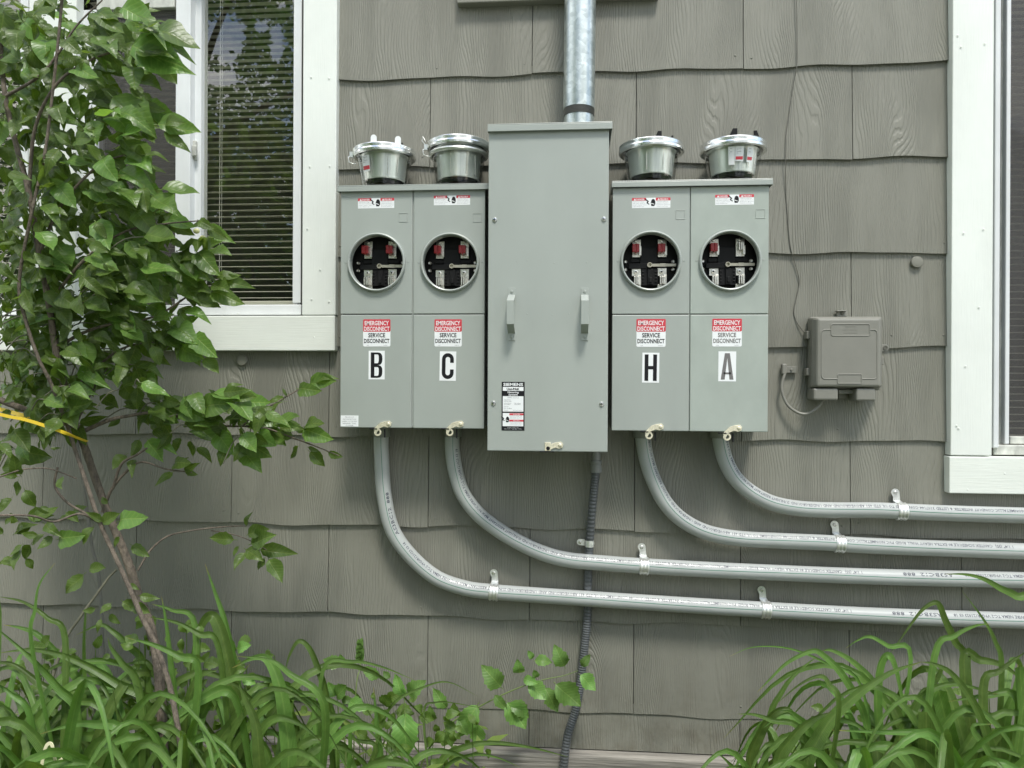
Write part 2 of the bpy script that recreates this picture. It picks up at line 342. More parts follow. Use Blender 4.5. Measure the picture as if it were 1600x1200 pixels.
PALE = mat('pale_bud', (.72, .70, .36), .5)
STEMG = mat('green_stem', (.13, .19, .05), .5)
SOIL = mat('soil', (.055, .042, .030), .95, bump=((40, 40, 40), 1, .02), var=((12, 12, 12), .4, 8))
LAWN = mat('lawn_grass', (.05, .09, .022), .9, bump=((60, 60, 60), 1, .03), var=((1.5, 1.5, 1.5), .3, 8))
OLDWOOD = mat('weathered_wood', (.24, .225, .195), .8, bump=((5, 90, 120), 1, .004), var=((4, 40, 70), .45, 8))
TREEL = leaf_material('tree_leaf', (.055, .11, .025), (.07, .12, .04), .35, .5, .2)

def galv():
    m = bpy.data.materials.new('galvanised_steel'); m.use_nodes = True; n = m.node_tree; N = n.nodes.new; Lk = n.links.new
    b = n.nodes['Principled BSDF']; b.inputs['Metallic'].default_value = .85; b.inputs['Roughness'].default_value = .33
    t = N('ShaderNodeTexCoord')
    v = N('ShaderNodeTexVoronoi'); v.inputs['Scale'].default_value = 85; Lk(t.outputs['Object'], v.inputs['Vector'])
    no = N('ShaderNodeTexNoise'); no.inputs['Scale'].default_value = 22; no.inputs['Detail'].default_value = 7; Lk(t.outputs['Object'], no.inputs['Vector'])
    sp = N('ShaderNodeSeparateColor'); Lk(v.outputs['Color'], sp.inputs[0])
    a = N('ShaderNodeMath'); a.operation = 'MULTIPLY_ADD'; a.inputs[1].default_value = .35; Lk(sp.outputs[0], a.inputs[0]); Lk(no.outputs[0], a.inputs[2])
    c = N('ShaderNodeValToRGB'); c.color_ramp.elements[0].position = .35; c.color_ramp.elements[0].color = (.34, .39, .38, 1); c.color_ramp.elements[1].position = .95; c.color_ramp.elements[1].color = (.62, .67, .65, 1)
    Lk(a.outputs[0], c.inputs[0]); Lk(c.outputs[0], b.inputs['Base Color'])
    r = N('ShaderNodeMapRange'); r.inputs[3].default_value = .30; r.inputs[4].default_value = .40; Lk(sp.outputs[1], r.inputs[0]); Lk(r.outputs[0], b.inputs['Roughness'])
    return m
GALV = galv()

# ------------------------------------------------------------------ ground
g = MB(); g.add([(-300, -300, -.03), (300, -300, -.03), (300, 300, -.03), (-300, 300, -.03)], [(0, 1, 2, 3)])
o = g.build('lawn', LAWN); o['kind'] = 'structure'
g = MB(); nx, ny = 70, 22
for j in range(ny+1):
    for i in range(nx+1):
        x = -3.4+6.8*i/nx; y = -1.5+1.62*j/ny
        e = min(1, j/3.0)
        g.v.append(Vector((x, y, -.035+.035*e+e*(.012*math.sin(x*9+y*5)+.010*math.sin(x*23-y*31)+rng.uniform(-.006, .006)))))
for j in range(ny):
    for i in range(nx):
        a = j*(nx+1)+i; g.f.append([a, a+1, a+nx+2, a+nx+1]); g.m.append(0); g.s.append(True)
o = g.build('soil_bed', SOIL); o['kind'] = 'structure'

# ------------------------------------------------------------------ house
HOUSE = thing('house', (0, .2, 0), 'house wall of wavy-edged grey-brown shingles with white-trimmed windows', 'house')
def zc(k): return 2.439-.27*k          # underside of course k
def wav(x, k):
    return .0028*math.sin(x*17+k*2.1)+.0013*math.sin(x*31+k*5.3)+.0016*math.sin(x*6+k*1.7)
LWX = P(524, 300, .03).x               # right outer edge of the left window casing
LWB = P(400, 548, .03).z
RWX = P(1486, 400, .03).x
RWB = P(1500, 771, .03).z
PER = .614
XA = P(832, 60, 0).x; XB = P(673, 200, 0).x
XL, XR = -2.6, 2.3
for k in range(-2, 10):
    zb = zc(k); zt = zb+.27+.028
    if k == 9: zb = .172
    off = XA if k % 2 else XB
    i0 = math.floor((XL-off)/PER)
    x0 = off+i0*PER
    while x0 < XR:
        x1 = x0+PER
        lo, hi = x0+.0011, x1-.0011
        top = lambda x: zt
        segs = None
        if zb > LWB-.02: lo = max(lo, LWX-.012)
        elif zt > LWB: pass
        if zb > RWB+.04: hi = min(hi, RWX+.012)
        if hi-lo > .02:
            xs = [lo+(hi-lo)*i/22 for i in range(23)]
            limR = RWX+.012
            if zb < RWB+.04 and zt > RWB+.08 and lo < limR < hi: xs = sorted(xs+[limR, limR+.0005])
            mb = MB(); vs = []
            jit = rng.uniform(-.0012, .0012); tilt = rng.uniform(-.0012, .0012)
            for x in xs:
                ztx = zt
                if zb < RWB+.04 and x > limR: ztx = min(zt, RWB+.06)
                if zb < LWB-.02 and x < LWX-.012: ztx = min(zt, LWB+.06)
                b0 = zb+(wav(x, k)+jit+tilt*(x-lo)/PER if k != 9 else 0)
                bz = .0135+.0012*math.sin(x*7+k)       # butt depth
                sl = (bz-.0035)/(.298)
                f = lambda z: bz-sl*(z-zb)
                vs += [(x, -f(b0), b0), (x, -f(ztx), ztx), (x, -f(ztx)+.0065, ztx), (x, -f(b0)+.0085, b0+.0005)]
            n = len(xs)
            fs = []
            for i in range(n-1):
                a = 4*i; c = a+4
                fs += [(a, c, c+1, a+1), (a+1, c+1, c+2, a+2), (a+3, a+2, c+2, c+3), (a, a+3, c+3, c)]
            fs += [(0, 1, 2, 3), (4*n-1, 4*n-2, 4*n-3, 4*n-4)]
            mb.add(vs, fs)
            for nxp in (lo+.022, hi-.022, (lo+hi)/2+rng.uniform(-.03, .03)):     # painted-over nail heads
                if lo+.01 < nxp < hi-.01 and k != 9:
                    nzp = zb+.032+rng.uniform(-.006, .006)
                    mb.sphere((nxp, -(.0125-.034*(.03)), nzp), .0032, 0, (1, .6, 1), 4)
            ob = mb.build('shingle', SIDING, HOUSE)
        x0 = x1
# backing behind the shingles, opened for the windows
LG0, LG1 = P(148, 300, -.03).x, P(456, 300, -.03).x
b = MB()
ztop = zc(-3)+.02
LWL = P(-330, 300, .03).x
zLo = P(400, 485, 0).z; zRo = P(1600, 700, 0).z
b.box(XL, LWL, .006, .12, 0, ztop); b.box(LWL, P(464, 300, 0).x, .006, .12, 0, zLo); b.box(P(464, 300, 0).x, P(1563, 300, 0).x, .006, .12, 0, ztop)
b.box(P(1563, 300, 0).x, XR, .006, .12, 0, zRo)
b.build('sheathing', DARKGAP, HOUSE)
b = MB(); b.box(XL, XR, -.045, .11, -.1, .168); s_ = b.build('sill_board', OLDWOOD, HOUSE, bevel=.006)
# room behind the windows
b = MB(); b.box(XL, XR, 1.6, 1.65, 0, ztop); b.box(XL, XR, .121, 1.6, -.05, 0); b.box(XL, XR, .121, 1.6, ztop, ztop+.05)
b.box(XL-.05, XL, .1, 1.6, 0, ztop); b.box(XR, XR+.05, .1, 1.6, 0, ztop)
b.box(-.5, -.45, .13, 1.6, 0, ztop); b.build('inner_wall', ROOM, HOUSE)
# painted ledge across the top
a = P(714, 5, .035); c = P(1030, -3, .035)
b = MB(); b.box(a.x, c.x, -.035, .0, a.z, a.z+.16); b.build('ledge_board', SIDEPLAIN, HOUSE, bevel=.003)
# round plugs
for px, py in ((1433, 409.5), (378, 563)):
    q = P(px, py, .014); b = MB(); r_ = .0165
    b.lathe((q.x, -.008, q.z), (0, -1, 0), [(r_, 0), (r_, .006), (r_*.9, .0085), (r_*.5, .0095), (.0001, .0098)], 24)
    b.build('wall_plug', SIDEPLAIN, HOUSE)

# ---- windows
def board(win, px0, px1, py0, py1, d0, d1, m=WHITEV, name='casing_board', bev=.0025, ref=None):
    rx, ry = ref or ((px0+px1)/2, (py0+py1)/2)
    x0, x1 = P(px0, ry, d1).x, P(px1, ry, d1).x; z0, z1 = P(rx, py1, d1).z, P(rx, py0, d1).z
    b = MB(); b.box(x0, x1, -d1, -d0, z0, z1); return b.build(name, m, win, bevel=bev)
WT = -70    # window head, above the picture
win = MB().add([(0, 0, 0)], []).build('window', WHITE, HOUSE, label='left window pair with white casing, behind the shrub')
W1 = win
board(W1, 472.5, 525, WT, 492.5, -.005, .034, ref=(400, 300))
board(W1, -330, 523, 493.5, 548, -.005, .036, WHITE, ref=(400, 520))
board(W1, 44, 118, WT, 492, -.005, .032, ref=(80, 300))
board(W1, -330, 470, WT-60, WT-2, -.005, .034, WHITE, ref=(400, -50))
# right-hand sliding unit frame
board(W1, 457.5, 470, WT, 474, -.07, .008, VINYL, 'frame_jamb', ref=(400, 300))
board(W1, 120, 470, 476, 492, -.07, .010, VINYL, 'frame_sill', ref=(400, 485))
board(W1, 273.5, 296.5, WT, 475, -.045, .000, VINYL, 'sash_stile', ref=(285, 300))
board(W1, 298.5, 313.5, WT, 475, -.075, -.030, VINYL, 'sash_stile', ref=(300, 300))
board(W1, 122, 149, 15, 475, -.05, -.002, VINYL, 'sash_stile', ref=(140, 300))
board(W1, 150.5, 272.5, -6, 14, -.05, -.004, DIRTYV, 'sash_rail', ref=(200, 10))
q0, q1 = P(313, 300, -.052), P(458.5, 300, -.052)
def pane(win, x0, x1, z0, z1, y, m, name='pane', th=.003):
    b = MB(); b.add([(x0, y, z0), (x1, y, z0), (x1, y, z1), (x0, y, z1)], [(0, 1, 2, 3)]); return b.build(name, m, win)
zt_ = P(300, WT, -.05).z; zb_ = P(300, 478, -.05).z
pane(W1, q0.x, q1.x, zb_, zt_, .052, GLASS)
x0s, x1s = P(148, 300, -.02).x, P(275, 300, -.02).x
pane(W1, x0s, x1s, P(200, 478, -.02).z, P(200, 5, -.02).z, .020, SCREEN, 'insect_screen')
pane(W1, P(140, 300, -.04).x, P(300, 300, -.04).x, zb_, zt_, .040, GLASS)
# latch on the meeting stile
q = P(305, 236, -.03); b = MB(); b.box(q.x-.010, q.x+.008, .018, .031, q.z-.03, q.z+.03); b.box(q.x, q.x+.014, .008, .019, q.z-.022, q.z+.012)
b.build('latch', DIRTYV, W1, bevel=.003)
# left-hand unit of the pair
board(W1, 30, 43, WT, 474, -.07, .006, VINYL, 'frame_jamb', ref=(30, 300))
board(W1, -330, 43, 476, 492, -.07, .010, VINYL, 'frame_sill', ref=(0, 485))
pane(W1, P(-325, 300, -.04).x, P(32, 300, -.04).x, zb_, zt_, .040, GLASS)
# right window
board(W1, 470, 472.5, 0, 492, -.005, .003, DARKGAP, 'caulk_gap', 0, ref=(400, 300))
nb_ = MB(); nb_.lathe((0, 0, 0), (0, -1, 0), [(.0028, 0), (.0022, .0004), (.0012, .0006), (.0001, .0004)], 10); nail_me = nb_.mesh('nail_head', WHITEV)
def nails(win, lst, d):
    for px, py in lst:
        q = P(px, py, d); ob = bpy.data.objects.new('nail_head', nail_me); COL.objects.link(ob); ob.parent = win; ob.location = q-Vector(HOUSE['_o'])
nails(W1, ((486, 120), (514, 122), (484, 260), (515, 259), (480, 357), (500, 421), (514, 471), (487, 467), (491, 527), (250, 531), (372, 490), (96, 90), (66, 260)), .0362)
W2 = MB().add([(0, 0, 0)], []).build('window', WHITE, HOUSE, label='right window with white casing, cut by the picture edge')
board(W2, 1487, 1551.5, WT, 712, -.005, .036, ref=(1520, 400))
board(W2, 1483.5, 2100, 713.5, 771, -.005, .038, WHITE, ref=(1500, 740))
board(W2, 1551.5, 1553.5, WT, 712, -.005, .004, DARKGAP, 'caulk_gap', 0, ref=(1552, 400))
board(W2, 1554, 1562.5, WT, 700, -.06, .020, VINYL, 'frame_jamb', ref=(1560, 400))
board(W2, 1562.5, 1571, WT, 700, -.09, -.02, DIRTYV, 'frame_track', ref=(1566, 400))
board(W2, 1571.5, 1578.5, WT, 694, -.06, -.002, VINYL, 'screen_frame', ref=(1575, 400))
board(W2, 1553.5, 2100, 696, 711, -.06, .012, DIRTYV, 'frame_sill', ref=(1575, 700))
board(W2, 1578.5, 2100, 682, 694, -.055, -.012, DIRTYV, 'sash_rail', ref=(1590, 688))
b = MB()
qa = P(1579, 400, -.02); qb = P(2100, 400, -.02)
pane(W2, qa.x-.004, qb.x, P(1590, 690, -.02).z, P(1590, WT, -.02).z, .022, SCREEN, 'insect_screen')
pane(W2, qa.x-.004, qb.x, P(1590, 690, -.04).z, P(1590, WT, -.04).z, .045, GLASS)
nails(W2, ((1497, 55), (1502, 73), (1539, 68), (1506, 364), (1537, 358), (1509, 572), (1495, 665), (1498, 669), (1512, 765), (1570, 740), (1530, 480)), .0382)
# blinds
def blind(label, x0, x1, z0, z1, y, cords):
    t = thing('venetian_blind', ((x0+x1)/2, y, z0), label, 'blind', 'venetian blinds hanging inside the windows')
    n = int((z1-z0)/.0203); me = None
    prof = [(-.0125, -.0006), (-.006, .0012), (0, .0018), (.006, .0012), (.0125, -.0006)]
    W = (x1-x0)/2
    for i in range(n):
        z = (i+1)*.0203
        if me is None:
            b = MB(); vs = [(-W, a, c_) for a, c_ in prof]+[(W, a, c_) for a, c_ in prof]
            b.add(vs, [(j, j+1, j+6, j+5) for j in range(4)], 0, True); me = b.mesh('slat', SLAT)
        s = bpy.data.objects.new('slat', me); COL.objects.link(s); s.parent = t
        s.location = (0, rng.uniform(-.0005, .0005), z+rng.uniform(-.0006, .0006)); s.rotation_euler = (R(3+rng.uniform(-1.5, 1.5)), R(rng.uniform(-.06, .06)), 0)
    t['_o'] = [(x0+x1)/2, y, z0]
    b = MB(); b.box(x0, x1, y-.012, y+.012, z0-.004, z0+.010); b.build('bottom_rail', SLAT, t, bevel=.002)
    for cx in cords:
        b = MB(); b.tube([(cx, y-.0145, z1), (cx, y-.0145, z0)], .0009, 5); b.tube([(cx+.007, y-.0145, z1), (cx+.007, y-.0145, z0)], .0006, 5); b.build('cord', CORD, t)
    return t
YB = .115
zl0 = P(300, 476, -YB).z; zl1 = P(300, WT, -YB).z
blind('white slatted blind behind the right-hand pane of the left window pair, beside the B cabinet', P(140, 300, -YB).x, P(468, 300, -YB).x, zl0, zl1, YB, (P(347, 200, -YB).x, P(215, 200, -YB).x))
blind('white slatted blind at the far left edge, mostly hidden behind the shrub leaves', P(-320, 300, -YB).x, P(42, 300, -YB).x, zl0, zl1, YB, (P(-100, 200, -YB).x,))
blind('slatted blind behind the dark insect screen of the right-hand window', P(1570, 300, -YB).x, P(2090, 300, -YB).x, P(1590, 690, -YB).z, P(1590, WT, -YB).z, YB, (P(1700, 200, -YB).x,))

# ------------------------------------------------------------------ metering equipment
def plate_with_hole(mb, x0, x1, z0, z1, cx, cz, r, df, db, n=48, mi=0):
    ring = []; outer = []
    for k in range(n):
        a = 2*PI*k/n; c, s = math.cos(a), math.sin(a)
        ring.append((cx+r*c, cz+r*s))
        tx = ((x1-cx)/c if c > 0 else (x0-cx)/c) if abs(c) > 1e-9 else 1e9
        tz = ((z1-cz)/s if s > 0 else (z0-cz)/s) if abs(s) > 1e-9 else 1e9
        t = min(tx, tz); outer.append((cx+t*c, cz+t*s))
    # snap the nearest samples to the corners
    for X, Z in ((x0, z0), (x1, z0), (x1, z1), (x0, z1)):
        i = min(range(n), key=lambda i: (outer[i][0]-X)**2+(outer[i][1]-Z)**2); outer[i] = (X, Z)
    vs = [(x, -df, z) for x, z in ring]+[(x, -df, z) for x, z in outer]+[(x, -db, z) for x, z in outer]+[(x, -db, z) for x, z in ring]
    fs = []
    for k in range(n):
        l = (k+1) % n
        fs += [(k, n+k, n+l, l), (n+k, 2*n+k, 2*n+l, n+l), (3*n+k, k, l, 3*n+l)]
    mb.add(vs, fs, mi)

def screw(parent, x, z, d, r=.006, name='screw'):
    b = MB(); b.lathe((x, -d, z), (0, -1, 0), [(r, 0), (r, .0012), (r*.8, .003), (.0001, .0038)], 16)
    b.box(x-r*.6, x+r*.6, -d-.0042, -d-.0030, z-.0006, z+.0006, 1)
    b.box(x-.0006, x+.0006, -d-.0043, -d-.0031, z-r*.6, z+r*.6, 1)
    return b.build(name, [SCREWM, INK], parent)

def hand_icon(b, x, z, s, d):
    """black glove with a zig-zag arrow"""
    palm = [(-.2, -.5), (.25, -.5), (.42, -.2), (.42, .2), (.3, .5), (.1, .62), (-.1, .55), (-.22, .3), (-.3, 0)]
    b.prism([(x+(px+.35)*s, z+pz*s) for px, pz in palm], d, d+.0002, 1)
    b.prism([(x+(px)*s, z+pz*s) for px, pz in [(-.9, .6), (-.75, .68), (-.25, .25), (-.4, -.02), (-.15, -.15), (-.2, -.3), (-.62, -.02), (-.48, .22)]], d, d+.0002, 1)
    b.prism([(x+(px)*s, z+pz*s) for px, pz in [(.1, -.12), (.6, -.28), (.6, -.18), (.1, -.0)]], d+.0002, d+.0003, 0)

def danger_label(parent, x0, x1, z0, z1, d):
    b = MB(); W = x1-x0; H = z1-z0
    b.box(x0, x1, -d-.0003, -d, z0, z1, 0); e = d+.0005
    for u0, u1, word in ((0, .37, 'DANGER'), (.62, 1, 'PELIGRO')):
        b.add([(x0+W*u0, -e, z1-H*.28), (x0+W*u1, -e, z1-H*.28), (x0+W*u1, -e, z1), (x0+W*u0, -e, z1)], [(0, 1, 2, 3)], 2)
        put_text(b, word, x0+W*(u0+.22), z1-H*.24, H*.17, e+.0002, 3, width=W*.21, offset=.02, res=1)
        tx = x0+W*(u0+.075)
        b.add([(tx-H*.12, -e-.0002, z1-H*.25), (tx+H*.12, -e-.0002, z1-H*.25), (tx, -e-.0002, z1-H*.05)], [(0, 1, 2)], 3)
        lines = ('Hazardous voltage', 'will cause death or', 'severe injury. Turn', 'power off before use.') if u0 == 0 else ('Tensiones peligrosas', 'causan la muerte o', 'lesiones graves.', 'Corte la corriente.')
        for i, ln in enumerate(lines):
            put_text(b, ln, x0+W*(u0+.02), z1-H*(.42+.155*i), H*.085, e, 4, align='l', res=1, width=W*(.30+.03*((i*7) % 3)))
    hand_icon(b, x0+W*.48, z0+H*.5, H*.62, e)
    return b.build('warning_label', [STICK, INK, REDINK, PINKTXT, GREYTXT], parent)

def emergency_label(parent, xc, z0, z1, W, d, faded=False):
    b = MB(); H = z1-z0; x0 = xc-W/2; x1 = xc+W/2; r = .004
    def rr(x0, x1, z0, z1, r):
        pts = []
        for cx, cz, a0 in ((x1-r, z1-r, 0), (x0+r, z1-r, 90), (x0+r, z0+r, 180), (x1-r, z0+r, 270)):
            for k in range(5): a = R(a0+22.5*k); pts.append((cx+r*math.cos(a), cz+r*math.sin(a)))
        return pts[::-1]
    b.prism(rr(x0, x1, z0, z1, r), d, d+.0004, 0); e = d+.0006; hw = W*.93
    zm = z0+H*.545
    b.prism(rr(x0, x1, zm, z1, .003), d+.0001, e, 1)
    put_text(b, 'EMERGENCY', xc, z1-H*.215, H*.155, e+.0003, 2, width=hw*.95, offset=.020, res=2)
    put_text(b, 'DISCONNECT', xc, z1-H*.425, H*.155, e+.0003, 2, width=hw, offset=.020, res=2)
    ik = 4 if faded else 3
    put_text(b, 'SERVICE', xc, z1-H*.655, H*.150, e+.0003, ik, width=hw*.66, offset=.020, res=2)
    put_text(b, 'DISCONNECT', xc, z1-H*.865, H*.150, e+.0003, ik, width=hw, offset=.020, res=2)
    put_text(b, '1234', x0+W*.18, z0+H*.03, H*.03, e+.0003, 4, res=1)
    put_text(b, 'S-2099-V', x1-W*.18, z0+H*.03, H*.03, e+.0003, 4, res=1)
    return b.build('disconnect_label', [STICK, REDINK, PINKTXT, INK, GREYINK], parent)

def letter_plate(parent, ch, xc, zc_, W, H, d, ink, rot=0):
    b = MB(); b.box(-W/2, W/2, -.0004, 0, -H/2, H/2, 0)
    h = H*.88; w_ = W*.72; t = w_*.31; x0 = -w_/2; z0 = -h/2; e = .0007
    def pr(poly): b.prism(poly, .0004, e, 1)
    def bar(a0, a1, c0, c1): pr([(a0, c0), (a1, c0), (a1, c1), (a0, c1)])
    def arc(cx, cz, ro, ri, a0, a1, sz=1.0, n=10):
        for k in range(n):
            p, q = R(a0+(a1-a0)*k/n), R(a0+(a1-a0)*(k+1)/n)
            pr([(cx+ri*math.cos(p), cz+ri*sz*math.sin(p)), (cx+ro*math.cos(p), cz+ro*math.sin(p)*1), (cx+ro*math.cos(q), cz+ro*math.sin(q)), (cx+ri*math.cos(q), cz+ri*sz*math.sin(q))])
    x1 = x0+w_; z1 = z0+h; ro = w_/2; ri = ro-t
    if ch == 'H':
        bar(x0, x0+t, z0, z1); bar(x1-t, x1, z0, z1); bar(x0+t, x1-t, -t*.45, t*.45)
    elif ch == 'C':
        arc(0, z1-ro, ro, ri, 0, 180); arc(0, z0+ro, ro, ri, 180, 360)
        bar(x0, x0+t, z0+ro, z1-ro); bar(x1-t, x1, z1-ro-h*.14, z1-ro); bar(x1-t, x1, z0+ro, z0+ro+h*.14)
    elif ch == 'B':
        bar(x0, x0+t, z0, z1)
        for (c0, c1) in ((0, z1), (z0, 0)):
            r_ = ro*.86; c_ = x1-r_; hh = c1-c0; tt = t*.52
            ri_ = r_-t
            bar(x0+t, c_, c1-tt, c1); bar(x0+t, c_, c0, c0+tt)
            n = 10
            for k in range(n):
                p, q = R(90-180*k/n), R(90-180*(k+1)/n); m = (c0+c1)/2; H2 = hh/2; h2 = hh/2-tt
                def sq(v, pw=.75): return math.copysign(abs(v)**pw, v)
                pr([(c_+ri_*sq(math.cos(p)), m+h2*sq(math.sin(p))), (c_+r_*sq(math.cos(p)), m+H2*sq(math.sin(p))), (c_+r_*sq(math.cos(q)), m+H2*sq(math.sin(q))), (c_+ri_*sq(math.cos(q)), m+h2*sq(math.sin(q)))])
    else:
        tp = t*.62
        pr([(x0, z0), (x0+t, z0), (x0+t+ (w_/2-t-0)*.72, z1), (-tp*.9, z1)][:2]+[(0.0+t*.0, z1-h*.18), (0, z1), (-tp, z1)])
        pr([(x1, z0), (x1-t, z0), (0, z1-h*.18), (0, z1), (tp, z1)][::-1])
        bar(-w_*.28, w_*.28, z0+h*.2, z0+h*.2+t*.5)
    M_ = Matrix.Rotation(R(rot), 4, 'Y')
    for i, v in enumerate(b.v): b.v[i] = M_ @ v + Vector((xc, -d, zc_))
    return b.build('letter_plate', [STICK, ink], parent, label='white plate with black letter '+ch if ink is INK else 'white plate with faded grey letter '+ch)

def hasp(parent, x, z, d, mirror=1, main=False):
    """flat plated sealing hasp: riveted arm and a hanging eye"""
    b = MB(); s = 1.0
    arm = [(-.022, -.010), (-.014, -.013), (.006, -.004), (.016, -.007), (.026, -.003), (.028, .006), (.022, .012), (.006, .010), (-.006, .006)]
    b.prism([(x+a*s, z+c*s) for a, c in arm], d+.001, d+.0035, 0)
    b.lathe((x+.019, -d-.0035, z+.003), (0, -1, 0), [(.0052, 0), (.005, .0015), (.003, .0025), (.0001, .0027)], 14, 0)
    pts = [(x-.012+.0085*math.cos(R(a)), -d-.002, z-.020+.0085*math.sin(R(a))) for a in range(0, 361, 24)]
    if not main:
        for i in range(15): pass
        n = 20
        for k in range(n):
            p, q = 2*PI*k/n, 2*PI*(k+1)/n; cx, cz_ = x-.012, z-.021
            b.prism([(cx+.0055*math.cos(p), cz_+.0055*math.sin(p)), (cx+.0105*math.cos(p), cz_+.0105*math.sin(p)), (cx+.0105*math.cos(q), cz_+.0105*math.sin(q)), (cx+.0055*math.cos(q), cz_+.0055*math.sin(q))], d, d+.0025, 0)
        b.prism([(x-.024, z-.012), (x-.017, z-.026), (x-.008, z-.010), (x-.012, z-.004)], d, d+.0026, 0)
        b.prism([(x+.004, z-.012), (x+.0075, z-.012), (x+.0075, z-.036), (x+.004, z-.036)], d-.012, d-.006, 1)
        b.box(x-.036, x-.014, -d-.004, -d+.002, z-.0125, z-.0095, 1)
    else:
        b.box(x-.022, x-.006, -d-.003, -d, z-.013, z+.010, 0)
        b.lathe((x-.013, -d-.0032, z-.006), (0, -1, 0), [(.0055, 0), (.0045, .001), (.0001, .001)], 14, 1)
        b.box(x-.036, x+.004, -d-.003, -d+.002, z-.0165, z-.0145, 1)
    return b.build('hasp', [HASP, INK], parent, bevel=.0005)

def socket_block(cab, cx, cz, d, bare_right=False):
    """black meter socket with jaws behind the round opening; d = depth of the cabinet face"""
    S = .00182
    e = d-.048     # face of the block
    B = MB(); B.box(cx-.090, cx+.090, -e, -e+.02, cz-.10, cz+.10)
    B.box(cx-14*S, cx+12*S, -e-.012, -e, cz-4*S, cz+24*S); B.box(cx-32*S, cx+2*S, -e-.016, -e, cz-8*S, cz)
    B.box(cx-12*S, cx+13*S, -e-.014, -e, cz-34*S, cz-8*S); B.box(cx-3*S, cx+5*S, -e-.02, -e-.013, cz-33*S, cz-9*S); B.box(cx-1*S, cx+3.4*S, -e-.026, -e-.019, cz-30*S, cz-22*S)
    for sx in (-1, 1):
        for r_ in range(4): B.box(cx+sx*10*S-.003, cx+sx*10*S+.003, -e-.017, -e, cz-(14+5*r_)*S, cz-(12+5*r_)*S)
    B.box(cx-28*S, cx-8*S, -e-.008, -e, cz+2*S, cz+8*S); B.box(cx+10*S, cx+30*S, -e-.008, -e, cz+2*S, cz+8*S)
    blk = B.build('socket_block', BLACKP, cab, bevel=.001)
    b = MB(); b.box(cx+3*S, cx+40*S, -e-.019, -e-.016, cz-5.2*S, cz-1.0*S); b.box(cx+16*S, cx+24*S, -e-.021, -e-.018, cz-5.6*S, cz-.6*S)
    b.lathe((cx, -e-.016, cz-3*S), (0, -1, 0), [(.0068, 0), (.0068, .008), (.0048, .008), (.0048, .001), (.0001, .001)], 20)
    b.build('neutral_bar', NEUT, blk)
    for ix, x in enumerate((-19.5*S, 19.5*S)):
        for top in (1, 0):
            x_ = cx+x; z_ = cz+(24*S if top else -24*S)
            b = MB()
            if top:
                b.box(x_-6.5*S, x_+6.5*S, -e-.010, -e-.007, z_-14*S, z_+13*S); b.box(x_+3*S, x_+6.8*S, -e-.018, -e-.007, z_-12*S, z_+2*S)
                b.lathe((x_-1*S, -e-.010, z_+11*S), (0, -1, 0), [(.0055, 0), (.0045, .004), (.0001, .0045)], 10)
                b.lathe((x_, -e-.0102, z_+5*S), (0, -1, 0), [(.0022, 0), (.0001, .0003)], 10, 1)
            else:
                b.box(x_-7*S, x_+6.8*S, -e-.010, -e-.007, z_+5*S, z_+17*S); b.box(x_-7*S, x_+6.8*S, -e-.010, -e-.007, z_-19*S, z_-8*S)
                b.box(x_+2.5*S, x_+6.8*S, -e-.014, -e-.007, z_-9*S, z_+6*S)
                b.lathe((x_-1*S, -e-.010, z_+11*S), (0, -1, 0), [(.0065, 0), (.006, .003), (.003, .0035), (.0001, .002)], 14)
                b.lathe((x_-1*S, -e-.0138, z_+11*S), (0, -1, 0), [(.0022, 0), (.0001, .0003)], 10, 1)
                b.lathe((x_, -e-.0102, z_-14*S), (0, -1, 0), [(.0024, 0), (.0001, .0003)], 10, 1)
            # spring jaw leaves
            if not top or (bare_right and ix == 1):
                zz = z_-(3*S if not top else 0)
                for dx in (-4.2*S, -1*S, 1.4*S):
                    b.box(x_+dx, x_+dx+1.9*S, -e-.030, -e-.008, zz-6*S, zz+6*S)
            b.build('jaw', [TIN, INK], blk, bevel=.0004)
            if top and not (bare_right and ix == 1):
                b = MB()
                for dx in (-7.6*S, -1.6*S): b.box(x_+dx, x_+dx+5.0*S, -e-.034, -e-.011, z_-8*S, z_+4.5*S)
                b.box(x_-3*S, x_-.8*S, -e-.033, -e-.011, z_-9.5*S, z_+5*S)
                b.build('jaw_cover', REDCAP, blk, bevel=.0015)
    for dx, dz in ((-36, 3), (-36, -9), (36, 3), (36, -9)):
        x_, z_ = cx+dx*S, cz+dz*S
        b = MB(); b.lathe((x_, -e-.002, z_), (0, -1, 0), [(.005, 0), (.005, .008), (.003, .010), (.0001, .0095)], 12); b.build('screw', TIN, blk)
    return blk

